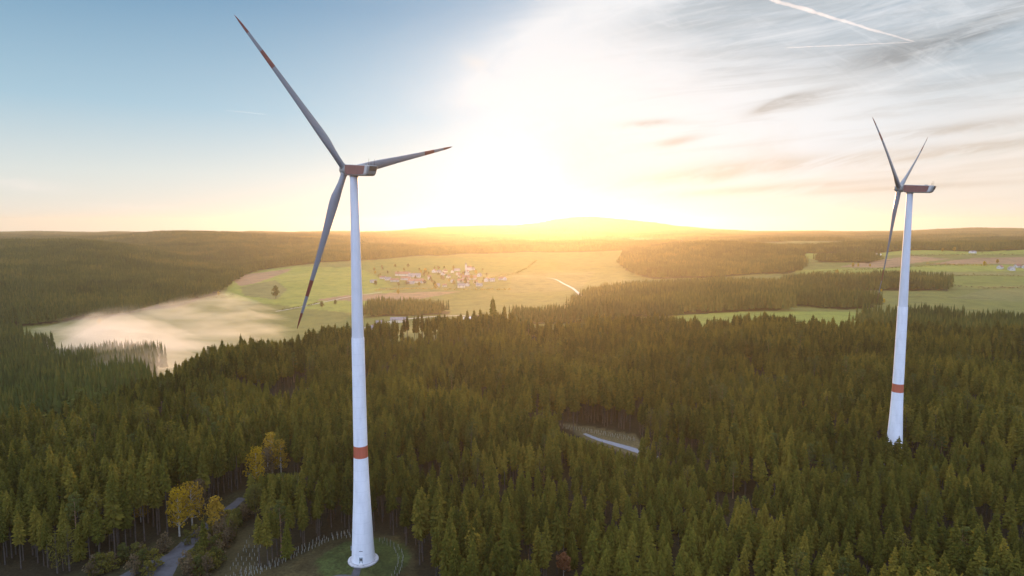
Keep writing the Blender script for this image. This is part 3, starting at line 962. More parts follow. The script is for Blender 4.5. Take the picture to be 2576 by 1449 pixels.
def std(name, label, cat, px_, py_, H, meshes, group=None, sc=1.0, top=False, z=None, Y=None):
    """stand a tree so that its foot (or top) is seen at the given place"""
    if Y is None:
        q = gp(px_, py_, H * sc if top else 0)
        loc = (q.x, q.y, hz(q.x, q.y))
    else:
        q = at(px_, py_, Y); loc = (q.x, q.y, hz(q.x, q.y))
    return tree(name, label, cat, H, meshes, loc, (sc, sc), random.uniform(0, 6.28), group)


yl1 = bmesh_for("b", 17, .30, M_YEL, 1, M_BBARK); yl2 = bmesh_for("b", 16, .33, M_OCH, 2, M_BBARK)
br1 = bmesh_for("b", 15, .30, M_BRN, 3, M_BBARK); ol1 = bmesh_for("b", 14, .30, M_OLI, 4); ru1 = bmesh_for("b", 9, .36, M_RUS, 6, M_BBARK, cb=.35)
oc2 = bmesh_for("b", 13, .34, M_OCH, 8)
GA = "autumn trees by the gravel track"
GB = "autumn trees left of the white tower"
std("birch_tree", "bright yellow birch catching the light, in the middle of the trackside clump", "birch tree", 445, 1222, 17, yl1, GA, 1.21, True)
std("birch_tree", "golden birch on the right of the trackside clump", "birch tree", 478, 1214, 16, yl2, GA, 1.15, True)
std("birch_tree", "orange yellow birch alone among spruces left of the trackside clump", "birch tree", 350, 1238, 16, yl2, GA, .8, True)
std("beech_tree", "brown beech crown behind the golden birches", "beech tree", 497, 1206, 15, br1, GA, 1.05, True)
std("beech_tree", "dull ochre round tree at the end of the visible track", "beech tree", 540, 1248, 13, oc2, GA, 1.09, True)
std("birch_tree", "yellow birch at the left of the clump left of the tower", "birch tree", 642, 1127, 17, yl1, GB, 1.15, True)
std("birch_tree", "pale yellow tall crown at the top of the clump left of the tower", "birch tree", 682, 1094, 16, yl2, GB, 1.26, True)
std("birch_tree", "yellow crown at the right of the clump left of the tower", "birch tree", 704, 1106, 17, yl2, GB, 1.09, True)
std("beech_tree", "brown leafed crown in the front of the clump left of the tower", "beech tree", 672, 1132, 15, br1, GB, 1.0, True)
std("beech_tree", "brownish bare looking crown behind the clump left of the tower", "beech tree", 625, 1094, 15, br1, GB, .9, True)
std("oak_tree", "olive green oak between the yellow clump and the seedling tubes", "oak tree", 640, 1218, 14, ol1, GB, 1.05, True)
std("oak_tree", "rounded olive oak standing beside the end of the gravel track", "oak tree", 632, 1402 - 170, 14, ol1, GB, .8, True)
std("oak_tree", "small olive tree beside the track, right of its bend", "oak tree", 585, 1292, 14, ol1, GA, .72, True)
std("larch_tree", "pale olive larch top among spruces right of the white tower", "larch tree", 1125, 1110, 14, ol1, None, 1.35, True)
std("beech_tree", "small rusty brown tree with sparse leaves at the bottom edge", "beech tree", 1418, 1392, 9, ru1, None, .95, True)
std("pine_tree", "tall pine with a bare trunk and layered crown at the track corner", "pine tree", 186, 1240, 24, PINE[0][1:], None, 1.0, True)
std("pine_tree", "slender pine with a bare pale trunk and thin tuft in the dense stand", "pine tree", 1330, 1335, 22, PINE[1][1:], None, .62, True)
std("pine_tree", "thin crowned pine at the back edge of the clearing", "pine tree", 703, 1262, 22, PINE[1][1:], None, .9, True)
for (a, b_, H_, lab) in ((2214, 1102, 20, "spruce at the far turbine foot, outermost on its left"), (2242, 1106, 20, "spruce before the far turbine foot, left of its middle"), (2252, 1110, 20, "spruce before the far turbine foot, right of its middle"), (2278, 1100, 20, "spruce at the far turbine foot, outermost on its right"), (2231, 1093, 20, "dark spruce in front of the far turbine foot, on its left"), (2262, 1096, 22, "dark spruce in front of the far turbine foot, on its right")):
    q = at(a, b_, 292)
    Hm, cm, tm = SPR[2][:3]
    h_ = q.z - hz(q.x, q.y)
    tree("spruce_tree", lab, "spruce tree", Hm, (cm, tm), (q.x, q.y, hz(q.x, q.y)), ((h_ / Hm) ** .7 * 1.05, h_ / Hm), 1.0 + a, "spruces at the far turbine foot")

# scrub beside the track
shr = [bmesh_for("b", 4, .5, m_, 20 + i, top=.9, nblob=14, leaf=.22, per=40, cb=.1) for i, m_ in enumerate((M_OLI, M_YOL, M_BRN))]
SH = [(470, 1372, "front"), (490, 1352, ""), (510, 1366, ""), (530, 1345, ""), (548, 1362, ""), (500, 1392, ""), (525, 1398, ""), (548, 1390, ""), (480, 1412, ""), (505, 1420, ""), (530, 1425, ""), (470, 1440, ""), (495, 1445, ""), (520, 1448, ""), (555, 1415, ""), (560, 1335, ""), (575, 1320, ""), (545, 1318, ""), (360, 1436, ""), (390, 1430, ""), (340, 1446, ""), (372, 1447, ""), (570, 1378, ""), (585, 1352, "")]
for i_ in range(46):
    t_ = random.random(); x_ = 462 + 130 * t_ + random.uniform(0, 60) * (1 - .5 * t_); y_ = 1449 - 150 * t_ + random.uniform(-6, 14)
    if x_ > 470 + 125 * t_ and not (x_ > 588 and y_ > 1330): SH.append((x_, y_, ""))
for i_ in range(14):
    t_ = random.random(); SH.append((230 + 200 * t_, 1449 - 66 * t_ + random.uniform(-10, 4), ""))
for i, (a, b_, _) in enumerate(SH):
    k_ = (i * 7 + i // 3) % 3
    col_ = ("olive", "yellowish green", "brown grey")[k_]
    where = "on the low bank left of the gravel track" if a < 440 else "between gravel track and seedling tubes"
    q = gp(a, b_, 0)
    tree("shrub", "%s shrub %s" % (col_, where), "shrub", 4, shr[k_], (q.x, q.y, hz(q.x, q.y)), (1.1 + .8 * random.random(), 1.0 + .9 * random.random()), random.uniform(0, 6.28), "%s shrubs %s" % (col_, where))

# single trees out on the fields
FT = bmesh_for("b", 22, .34, M_OLI, 40, nblob=30, leaf=.8, per=40)
FY = bmesh_for("b", 14, .4, M_YEL, 41, nblob=20, leaf=.8, per=30)
FO = bmesh_for("b", 15, .42, M_OCH, 42, nblob=20, leaf=.8, per=30)
FIELD_TREES = [
    (690, 1350, FT, 22, 1.25, "big dense lone tree in the middle of the green field", "oak tree"), (806, 1225, FT, 22, .6, "small round tree by the field path", "oak tree"), (840, 1262, FT, 22, .5, "slender small tree beside the field path near the tower", "oak tree"),
    (1000, 1400, FO, 15, .8, "brownish tree in the field below the village", "oak tree"), (1095, 1500, FO, 15, .9, "dull tree at the lower edge of the village", "oak tree"),
    (2108, 1500, FO, 15, .8, "hedge tree on the dark bank across the far fields", "oak tree"), (2147, 1640, FY, 14, .9, "yellow tree on the far field edge left of the far tower", "maple tree"), (2160, 1645, FY, 14, .7, "second yellow tree on the far field edge left of the far tower", "maple tree"),
    (2190, 1650, FY, 14, .6, "small orange tree near the far tower across the fields", "maple tree"), (2478, 1600, FY, 14, .9, "orange bush-like tree beside the white farm houses", "maple tree"), (2510, 1640, FO, 15, .8, "rust coloured tree behind the white farm houses", "maple tree"),
    (2400, 2000, FO, 15, 1.0, "low brown tree on the top field edge right of the far tower", "maple tree"), (2370, 1990, FO, 15, .8, "rusty bush-like tree on the top field edge right of the far tower", "maple tree"),
    (2222, 1150, FY, 14, .45, "tiny yellow tree in the wood left of the far tower", "birch tree"), (2230, 985, FY, 14, .55, "bright yellow small tree at the forest block corner", "birch tree"), (240, 1010, FY, 14, .7, "lone yellow tree in front of the wooded hill above the mist", "birch tree"), (75, 790, FY, 14, .55, "small orange tree at the left edge of the mist", "birch tree"),
    (545, 1350, FY, 14, .7, "yellow tree at the corner of the wooded hill by the field", "birch tree"),
]
for (a, Y, ms, H, s_, lab, cat) in FIELD_TREES:
    x = (a - 1288) / FPX * Y
    tree({"oak tree": "oak_tree", "maple tree": "maple_tree", "birch tree": "birch_tree"}[cat], lab, cat, H, ms, (x, Y, hz(x, Y)), (s_, s_), random.uniform(0, 6.28), "single trees out on the fields")
# hedges along the far field edges
def hedge(label, pts, hgt, m):
    P_ = [((a - 1288) / FPX * Y, Y) for a, Y in pts]; r = random.Random(len(label) * 7 + int(P_[0][1]))
    o0 = Vector((P_[0][0], P_[0][1], hz(*P_[0]))); c = MB()
    for i in range(len(P_) - 1):
        d = math.hypot(P_[i + 1][0] - P_[i][0], P_[i + 1][1] - P_[i][1]); n = int(d / 4.5)
        for k_ in range(n):
            if r.random() < .12: continue
            t = (k_ + r.random() * .6) / n; x = P_[i][0] * (1 - t) + P_[i + 1][0] * t; y = P_[i][1] * (1 - t) + P_[i + 1][1] * t
            h_ = hgt * r.uniform(.5, 1.3) * (1.8 if r.random() < .08 else 1)
            leaf_blob(c, r, (x - o0.x, y - o0.y, hz(x, y) - o0.z + h_ * .45), 2.8, h_ * .6, 12, 1.1)
    o = c.build("hedge", m); o.location = o0
    tag(o, label, "hedge", "hedges between the fields")


hedge("long low hedge across the fields behind the wooded strip at the right", [(1995, 1410), (2250, 1430), (2500, 1425), (2640, 1400)], 3.2, M_OLI)
hedge("rust coloured hedge running to the white farm houses", [(2330, 1655), (2420, 1620), (2500, 1600)], 4.5, M_OCH)
hedge("dark hedge below the ploughed field at the right", [(2060, 1560), (2300, 1610), (2440, 1625)], 3.2, M_OLI)
hedge("brown hedge bordering the pale meadow at the right edge", [(2385, 1250), (2480, 1205), (2650, 1190)], 3.0, M_BRN)
hedge("thin hedge along the field path left of the big tower", [(700, 1190), (770, 1250), (800, 1300)], 3.5, M_OLI)
hedge("dark scrub hedge where the wooded hill meets the green field", [(500, 1300), (545, 1330), (585, 1350)], 6.0, M_OLI)
hedge("hedge between the village and the small wood below it", [(940, 1480), (1050, 1500), (1200, 1480), (1290, 1500)], 3.5, M_OCH)
hedge("hedge climbing the slope above the village", [(1230, 1700), (1300, 1850), (1330, 2050), (1350, 2250)], 5.0, M_OLI)
hedge("short hedge on the top fields right of the far turbine", [(2290, 1850), (2420, 1880), (2560, 1870)], 5.0, M_BRN)
# tall conifers in front of the village and on the right fields
for (a, Y, h_, lab) in ((1240, 720, 37, "tall broad spruce standing above the crest in front of the sunlit valley"), (1268, 735, 27, "smaller spruce right beside the tall one on the crest"), (1208, 740, 24, "low spruce left of the tall one on the crest"), (2048, 1480, 16, "dark lone spruce out in the far green field"), (960, 960, 14, "spruce beside the farm buildings beyond the forest edge")):
    x = (a - 1288) / FPX * Y; Hm, cm, tm = YSP[0][:3]
    tree("spruce_tree", lab, "spruce tree", Hm, (cm, tm), (x, Y, hz(x, Y)), (h_ / Hm * .9, h_ / Hm), a, "single spruces in the open")


# ------------------------------------------------------------------ tree guards
def guard_mesh():
    c = MB()
    c.lathe([(0, .085), (1.2, .085), (1.2, .07), (1.0, .065)], 8, cap=False)
    c.tube((.14, 0, -.1), (.14, 0, 1.5), .03, .03, 4, 1)
    return c.mesh("tree_guard", [M_TUBE, M_STAKE])


GM = guard_mesh()


def guards(pts, label, group):
    for (x, y) in pts:
        o = put("tree_guard", GM, None, (x, y, hz(x, y)))
        o.rotation_euler = (random.uniform(-.06, .06), random.uniform(-.06, .06), random.uniform(0, 6.28)); o.scale = (1, 1, random.uniform(.85, 1.2))
        tag(o, label, "tree guard", group)


def along(line, n, offs, jit=.25):
    P_ = [gp(*q) for q in line]; seg = [0]
    for i in range(len(P_) - 1): seg.append(seg[-1] + (P_[i + 1] - P_[i]).length)
    out = []
    for o_ in offs:
        for k_ in range(n):
            s_ = (k_ + random.uniform(-.2, .2)) / (n - 1) * seg[-1]
            i = max(0, min(len(P_) - 2, int(np.searchsorted(seg, s_)) - 1))
            t = (s_ - seg[i]) / (seg[i + 1] - seg[i]); p = P_[i].lerp(P_[i + 1], t); d = (P_[i + 1] - P_[i]).normalized()
            out.append((p.x - d.y * o_ + random.uniform(-jit, jit), p.y + d.x * o_ + random.uniform(-jit, jit)))
    return out


guards(along([(600, 1458), (690, 1428), (770, 1390), (830, 1362), (890, 1352)], 30, (0, 1.9, 3.8)), "pale tree guard tube in the curved rows left of the tower", "tree guards curving left of the tower")
guards(along([(965, 1362), (1000, 1380), (1016, 1405), (1010, 1435), (1000, 1455)], 15, (0, -1.7)), "pale tree guard tube in the curved row right of the tower", "tree guards curving right of the tower")
pt = []
for i in range(11):
    for j in range(7):
        t = i / 10
        a = gp(582 + (650 - 582) * t * .8 + j * 13 - 14 * (1 - t), 1455 - 112 * t, 0)
        if random.random() < .85: pt.append((a.x + random.uniform(-.4, .4), a.y + random.uniform(-.4, .4)))
guards([p for p in pt if inpoly([p[0]], [p[1]], CLEARING)[0]], "pale tree guard tube in the dim plot beside the scrub", "tree guards in the plot beside the scrub")
pt = []
for i in range(34):
    for j in range(2):
        t = i / 33
        a = gp(1412 + 185 * t, 1072 + 30 * t + 7 * t * (1 - t) * 4 * -.5 + j * 5, 0)
        pt.append((a.x + random.uniform(-.5, .5), a.y + random.uniform(-.5, .5)))
guards(pt, "white tree guard tube above the short piece of asphalt road", "tree guards above the asphalt road")


# ------------------------------------------------------------------ houses
def house(label, cat, px_, Y, w, d, h, rz, wall, roof, rise=.55, group=None, name="house", chim=True, side=True):
    x = (px_ - 1288) / FPX * Y
    r = thing(name, label, cat, (x, Y, hz(x, Y) - .2), rz, group)
    c = MB(); g = rise * d / 2 * 1.0
    vs = [(-w / 2, -d / 2, -1.5), (w / 2, -d / 2, -1.5), (w / 2, d / 2, -1.5), (-w / 2, d / 2, -1.5), (-w / 2, -d / 2, h), (w / 2, -d / 2, h), (w / 2, d / 2, h), (-w / 2, d / 2, h), (-w / 2, 0, h + g), (w / 2, 0, h + g)]
    c.add(vs, [(0, 1, 5, 4), (2, 3, 7, 6), (1, 2, 6, 9, 5), (3, 0, 4, 8, 7)])
    c.build("wall", wall, r)
    c = MB(); ov = .6; e = g * ov / (d / 2)
    for s in (-1, 1):
        a = [(-w / 2 - ov, s * (d / 2 + ov), h - e + .05), (w / 2 + ov, s * (d / 2 + ov), h - e + .05), (w / 2 + ov, 0, h + g + .05), (-w / 2 - ov, 0, h + g + .05)]
        a += [(p[0], p[1], p[2] + .3) for p in a]
        c.add(a, [(0, 1, 2, 3), (4, 5, 6, 7), (0, 1, 5, 4), (2, 3, 7, 6), (1, 2, 6, 5), (0, 3, 7, 4)])
    ro = c.build("roof", roof, r)
    if chim:
        c = MB(); c.box((w * .2, d * .08, h + g + .3), (.9, .9, 1.8)); c.build("chimney", M_ROOFR, ro)
    for k_ in range(2):
        for s in ((-1, 1) if w > 9 else (-1,)):
            c = MB(); c.box((s * w * .25, -d / 2 - .03, 1.6 + 2.6 * k_), (1.6, .12, 1.3))
            if 1.6 + 2.6 * k_ + .7 < h: c.build("window", M_GLASS, r)
    if d > 7:
        c = MB(); c.box((-w / 2 - .03, 0, h * .55), (.12, 1.5, 1.3)); c.build("window", M_GLASS, r)
    return r


V = "houses of the valley village"
VILL = [
    (938, 1640, 16, 8, 4, .1, "w", "g", "small white house at the left end of the village beside the tower"), (962, 1720, 15, 8, 4, -.3, "w", "r", "white house with a slanting roof at the left end of the village"), (975, 1690, 16, 9, 4.5, .2, "w", "g", "bright white low house above the left end of the village"),
    (992, 1660, 22, 10, 4, .05, "w", "r", "long low house in the left part of the village"), (1020, 1700, 26, 11, 5, 0, "w", "r", "long white house in front of the brown barn roof"), (1012, 1790, 40, 16, 5, .02, "c", "r", "large barn with a brown roof at the left of the village"),
    (1042, 1765, 34, 13, 5.5, 0, "w", "g", "long white hall with pale wall, largest in the left village"), (1045, 1650, 40, 16, 4.5, .03, "c", "r", "wide brown roofed barn in front of the white hall"), (1032, 1620, 18, 9, 4, .0, "w", "g", "white strip-like shed in front of the wide barn"), (1064, 1640, 10, 8, 4.5, .6, "w", "r", "small square house right of the wide barn"),
    (1080, 1720, 9, 8, 8, .3, "w", "r", "narrow tall house in the gap in the middle of the village"), (1092, 1890, 14, 11, 6, 1.4, "w", "r", "big white gabled house at the upper centre of the village"), (1104, 1880, 11, 9, 5, .5, "w", "g", "white house just right of the big gabled one"), (1114, 1830, 12, 10, 5, 1.3, "w", "r", "white gabled house a step below the big gabled one"),
    (1119, 1900, 12, 9, 5, .7, "c", "r", "cream house near the top of the village"), (1138, 1890, 10, 9, 5.5, 1.5, "c", "r", "cream house with a steep gable near the church"), (1150, 1930, 18, 9, 4.5, .1, "w", "g", "long pale roofed house left of the church tower"), (1186, 1960, 20, 9, 4.5, -.05, "w", "g", "long white house right of the church tower, highest in the village"),
    (1175, 1900, 9, 8, 5, 1.2, "w", "r", "small white house below the church tower"), (1152, 1830, 10, 8, 5, .9, "c", "r", "cream cottage in the middle of the village"), (1175, 1830, 13, 10, 5.5, 1.3, "w", "g", "white house with a grey roof in the village middle"), (1158, 1770, 12, 9, 5, .2, "c", "r", "cream house with broad roof in the village middle"),
    (1128, 1760, 10, 8, 5, 1.0, "c", "r", "cream house in the left middle of the village"), (1112, 1740, 9, 7, 5, 1.5, "w", "r", "little white house under the gabled houses"), (1180, 1700, 38, 15, 5, .02, "c", "r", "very wide barn roof in the right part of the village"), (1206, 1760, 12, 10, 6, 1.2, "w", "g", "bright white house at the right end of the wide barn"),
    (1138, 1640, 10, 8, 5.5, 1.4, "w", "r", "white house with dark windows below the village middle"), (1165, 1640, 30, 12, 4.5, .05, "c", "r", "long barn with a tan roof below the village middle"), (1100, 1560, 10, 8, 4, .3, "w", "g", "small pale house at the lower left edge of the village"), (1118, 1550, 10, 8, 4, .1, "c", "r", "low cream house at the lower edge of the village"),
    (1160, 1530, 18, 11, 5.5, .1, "c", "g", "big pale house at the lower centre of the village"), (1176, 1550, 9, 8, 6, 1.4, "w", "r", "narrow white house right of the big pale house"), (1205, 1550, 16, 8, 4, .05, "w", "g", "long low white house at the lower right of the village"), (1196, 1600, 10, 8, 5, .8, "c", "r", "cream cottage at the lower right of the village"),
    (1224, 1640, 13, 10, 7, 1.4, "w", "r", "tall white gable, left of a pair outside the village"), (1238, 1640, 13, 9, 5, .1, "w", "g", "low white house, right of a pair outside the village"), (1262, 1670, 16, 9, 4.5, .1, "w", "r", "white farmhouse standing alone at the right of the village"), (1270, 1665, 9, 9, 6, 1.5, "w", "r", "white gable attached to the farthest right farmhouse"),
]
WM = {"w": M_WALLW, "c": M_WALLC}; RM = {"r": M_ROOFR, "g": M_ROOFG}
for (a, Y, w, d, h, rz, wl, rf, lab) in VILL:
    house(lab, "house", a, Y, w, d, h, rz, WM[wl], RM[rf], .75, V)
# church
x = (1172 - 1288) / FPX * 1950
ch = thing("church", "village church with a slim white tower and pointed roof", "church", (x, 1950, hz(x, 1950)), .2)
c = MB(); c.box((0, 0, 8), (5.5, 5.5, 19)); c.build("tower", M_WALLW, ch)
c = MB(); c.add([(-3, -3, 17.5), (3, -3, 17.5), (3, 3, 17.5), (-3, 3, 17.5), (0, 0, 25)], [(0, 1, 4), (1, 2, 4), (2, 3, 4), (3, 0, 4), (3, 2, 1, 0)]); c.build("spire", M_ROOFG, ch)
c = MB(); c.box((10, 0, 3.5), (14.4, 9, 10)); c.build("nave", M_WALLW, ch)
c = MB(); c.add([(2.8, -5, 8.52), (17.5, -5, 8.52), (17.5, 5, 8.52), (2.8, 5, 8.52), (2.8, 0, 13), (17.5, 0, 13)], [(0, 1, 5, 4), (2, 3, 4, 5), (1, 2, 5), (3, 0, 4), (0, 3, 2, 1)]); c.build("roof", M_ROOFR, ch)
F = "farm buildings beyond the forest edge"
house("grey roofed barn beyond the forest edge right of the tower", "barn", 1001, 1010, 26, 12, 5, .05, M_WALLC, M_ROOFG, .6, F, "barn", False)
house("white farmhouse half hidden beside the tower above the forest edge", "farmhouse", 932, 905, 12, 9, 5.5, 1.0, M_WALLW, M_ROOFG, .8, F)
house("second white farmhouse beside the tower, with a low gable", "farmhouse", 943, 925, 12, 9, 4.5, .2, M_WALLW, M_ROOFR, .7, F)
house("small white shed beyond the two farmhouses by the tower", "shed", 952, 1000, 11, 8, 3.5, .1, M_WALLW, M_ROOFG, .6, F, "shed")
house("white low shed behind the crest left of the tall spruce", "shed", 1176, 1010, 13, 8, 3.5, .05, M_WALLW, M_SHEET, .4, F, "shed")
house("white house behind the crest beside the tall spruce", "house", 1204, 1000, 12, 9, 5, .9, M_WALLW, M_ROOFR, .8, F)
F2 = "buildings among the right fields"
house("long pale farm hall beside the dark trees on the top fields", "farm hall", 2192, 1910, 52, 16, 5, .05, M_WALLC, M_SHEET, .3, F2, "farm_hall", False)
house("white farmhouse at the left of the group at the right edge", "farmhouse", 2518, 1560, 15, 10, 5, .6, M_WALLW, M_ROOFR, .8, F2)
house("white house with an open gable in the group at the right edge", "house", 2547, 1530, 17, 11, 5.5, 1.2, M_WALLW, M_ROOFG, .8, F2)
house("small white house behind the gabled one at the right edge", "house", 2562, 1580, 14, 9, 5, .2, M_WALLW, M_ROOFR, .8, F2)
house("pale house cut by the right edge of the view", "house", 2578, 1570, 14, 9, 5, .9, M_WALLW, M_ROOFR, .8, F2)
house("grey shed among the trees on the top right field edge", "shed", 2446, 1950, 18, 10, 5, .2, M_SHEET, M_ROOFG, .5, F2, "shed")
house("tiny hut beside the lone spruce in the far green field", "hut", 2036, 1490, 9, 6, 3, .1, M_WALLC, M_SHEET, .5, F2, "hut", False)
# village trees
VT = [bmesh_for("b", 12, .42, m_, 60 + i, nblob=14, leaf=1.0, per=24) for i, m_ in enumerate((M_OCH, M_OLI, M_BRN))]
vr = random.Random(3)
for i in range(70):
    a, Y = vr.uniform(930, 1225), vr.uniform(1560, 1980)
    if abs(a - 1090) > 150 and Y > 1850: continue
    k_ = vr.randrange(3); col_ = ("ochre", "olive", "brownish")[k_]
    x = (a - 1288) / FPX * Y
    half = "left half" if a < 1075 else "right half"
    lay = "front" if Y < 1700 else "back"
    lab = "%s round garden tree among houses in the %s of the village %s" % (col_, half, lay)
    tree("garden_tree", lab, "tree", 12, VT[k_], (x, Y, hz(x, Y)), (vr.uniform(.6, 1.1),) * 2, vr.uniform(0, 6), lab + " side")


# ------------------------------------------------------------------ valley mist
def mist(name, label, pts, density, thick, seed, ztop=-8):
    """closed lens of fog lying on the valley floor; pts: (px, Y) outline"""
    P_ = [((a - 1288) / FPX * Y, Y) for a, Y in pts]
    xs = [p[0] for p in P_]; y_ = [p[1] for p in P_]
    nx, ny = 110, 80
    X, Y = np.meshgrid(np.linspace(min(xs), max(xs), nx), np.linspace(min(y_), max(y_), ny))
    inside = inpoly(X, Y, P_)
    # distance to the outline
    D = np.full(X.shape, 1e9)
    for i in range(len(P_)):
        a = np.array(P_[i]); b2 = np.array(P_[(i + 1) % len(P_)]); ab = b2 - a
        t = np.clip(((X - a[0]) * ab[0] + (Y - a[1]) * ab[1]) / (ab @ ab), 0, 1)
        D = np.minimum(D, np.hypot(X - a[0] - t * ab[0], Y - a[1] - t * ab[1]))
    e = np.clip(D / 150, 0, 1) * inside; e = e * e * (3 - 2 * e)
    nz = fbm(X / 190 + .4 * Y / 190, Y / 120, seed, 2)
    th = thick * e * (.45 + 1.1 * nz)
    Z0 = height(X, Y) + 1.0
    v = np.concatenate([np.stack([X, Y, Z0], -1).reshape(-1, 3), np.stack([X, Y, Z0 + th + .05], -1).reshape(-1, 3)])
    n = nx * ny
    f = []
    for j in range(ny - 1):
        for i in range(nx - 1):
            q = j * nx + i
            f.append((q, q + nx, q + nx + 1, q + 1)); f.append((n + q, n + q + 1, n + q + nx + 1, n + q + nx))
    for i in range(nx - 1):
        f.append((i, i + 1, n + i + 1, n + i)); q = (ny - 1) * nx + i; f.append((q + 1, q, n + q, n + q + 1))
    for j in range(ny - 1):
        q = j * nx; f.append((q + nx, q, n + q, n + q + nx)); q = j * nx + nx - 1; f.append((q, q + nx, n + q + nx, n + q))
    m, nt, b_ = mat(name); nt.nodes.remove(b_)
    pv = N(nt, "ShaderNodeVolumePrincipled"); pv.inputs["Color"].default_value = (1, .98, .93, 1); pv.inputs["Anisotropy"].default_value = .6
    tcm = N(nt, "ShaderNodeNewGeometry"); mpm = N(nt, "ShaderNodeMapping"); mpm.inputs["Rotation"].default_value = (0, 0, R(-14)); mpm.inputs["Scale"].default_value = (.008, .016, .045); L(nt, tcm.outputs["Position"], mpm.inputs[0])
    nm_ = N(nt, "ShaderNodeTexNoise", i_Scale=1.0, i_Detail=5.0, i_Roughness=.6, i_Distortion=.8); L(nt, mpm.outputs[0], nm_.inputs["Vector"])
    mr = N(nt, "ShaderNodeMapRange", interpolation_type="SMOOTHSTEP"); L(nt, nm_.outputs[0], mr.inputs[0]); mr.inputs[1].default_value = .36; mr.inputs[2].default_value = .80; mr.inputs[4].default_value = density * 2.6
    sz = N(nt, "ShaderNodeSeparateXYZ"); L(nt, tcm.outputs["Position"], sz.inputs[0])
    hf = N(nt, "ShaderNodeMapRange", interpolation_type="SMOOTHSTEP"); L(nt, sz.outputs[2], hf.inputs[0]); hf.inputs[1].default_value = ztop; hf.inputs[2].default_value = ztop - 42
    hm = N(nt, "ShaderNodeMath", operation="MULTIPLY"); L(nt, hf.outputs[0], hm.inputs[0]); L(nt, mr.outputs[0], hm.inputs[1]); L(nt, hm.outputs[0], pv.inputs["Density"])
    L(nt, pv.outputs[0], nt.nodes["Material Output"].inputs["Volume"])
    me2 = bpy.data.meshes.new(name); me2.from_pydata(v.tolist(), [], f); me2.materials.append(m); me2.polygons.foreach_set("use_smooth", [True] * len(f))
    o = kind(put(name, me2), "stuff"); o["label"] = label
    return o


mist("mist", "pale ground mist lying in the valley at the foot of the wooded hill", [(-60, 900), (120, 1010), (420, 1240), (560, 1390), (690, 1300), (760, 1020), (740, 760), (640, 620), (470, 520), (300, 560), (120, 680), (-20, 780)], .0034, 60, 4, 2)
mist("mist", "thin mist drifting between the trees of the lower slope", [(-40, 640), (60, 400), (330, 365), (500, 430), (600, 640), (560, 900), (300, 1000), (40, 900)], .0042, 75, 9, 30)

# ------------------------------------------------------------------ haze
m, nt, b = mat("haze"); nt.nodes.remove(b)
pv = N(nt, "ShaderNodeVolumePrincipled")
pv.inputs["Color"].default_value = (1, .88, .66, 1)
pv.inputs["Density"].default_value = 6.2e-5
pv.inputs["Anisotropy"].default_value = .75
L(nt, pv.outputs[0], nt.nodes["Material Output"].inputs["Volume"])
hb = MB(); zb = float(ZZ.min()) - 1.5
hb.box((0, 3400, (zb + 212) / 2), (30000, 12300, 212 - zb))
h = kind(hb.build("haze", m), "stuff"); h["label"] = "thin evening haze over the whole landscape"


# ------------------------------------------------------------------ contrails
def contrail(label, p0, p1, r0, r1, dens, seed, alt=7000.0):
    """long wobbly tube of ice cloud at flight level"""
    def sky_pt(px_, py_):
        r = ray(px_, py_); k_ = (alt - CAMZ) / r[2]; return Vector((r[0] * k_, r[1] * k_, alt))
    a, b2 = sky_pt(*p0), sky_pt(*p1)
    d = (b2 - a).normalized(); u = d.cross(Vector((0, 0, 1))).normalized(); w = u.cross(d)
    n, sg = 12, 120
    c = MB(); r = random.Random(seed); ln = (b2 - a).length
    for i in range(sg + 1):
        t = i / sg
        rad = (r0 * (1 - t) + r1 * t) * (.75 + .8 * float(fbm(t * 38, seed, seed, 3))) * min(1, t * 12 + .02, (1 - t) * 25 + .02)
        off = u * (float(fbm(t * 9, 3.3, seed, 3)) - .44) * r0 * 2.5 + w * (float(fbm(t * 9, 7.7, seed, 3)) - .44) * r0 * 1.5
        cpt = a.lerp(b2, t) + off
        for k_ in range(n):
            an = 6.283 * k_ / n; c.v.append(tuple(cpt + (u * math.cos(an) - w * math.sin(an)) * rad * (.85 + .3 * r.random())))
    for i in range(sg):
        for k_ in range(n):
            q = (k_ + 1) % n; c.f.append((i * n + k_, i * n + q, (i + 1) * n + q, (i + 1) * n + k_)); c.m.append(0)
    c.f += [tuple(range(n))[::-1], tuple(range(sg * n, sg * n + n))]; c.m += [0, 0]
    m, nt, b_ = mat("contrail"); nt.nodes.remove(b_)
    pv = N(nt, "ShaderNodeVolumePrincipled"); pv.inputs["Color"].default_value = (1, 1, 1, 1); pv.inputs["Density"].default_value = dens; pv.inputs["Anisotropy"].default_value = .5
    L(nt, pv.outputs[0], nt.nodes["Material Output"].inputs["Volume"])
    o = c.build("contrail", m, None, True)
    return tag(o, label, "contrail", "contrails in the sky")


contrail("broad fluffy white contrail slanting down across the upper right sky", (1880, -20), (2310, 108), 62, 24, .0014, 3)
contrail("hair thin white contrail running level below the broad one", (1960, 121), (2300, 106), 15, 15, .005, 4)
contrail("short faint contrail in the blue sky left of the big turbine", (560, 277), (680, 289), 16, 22, .003, 5)

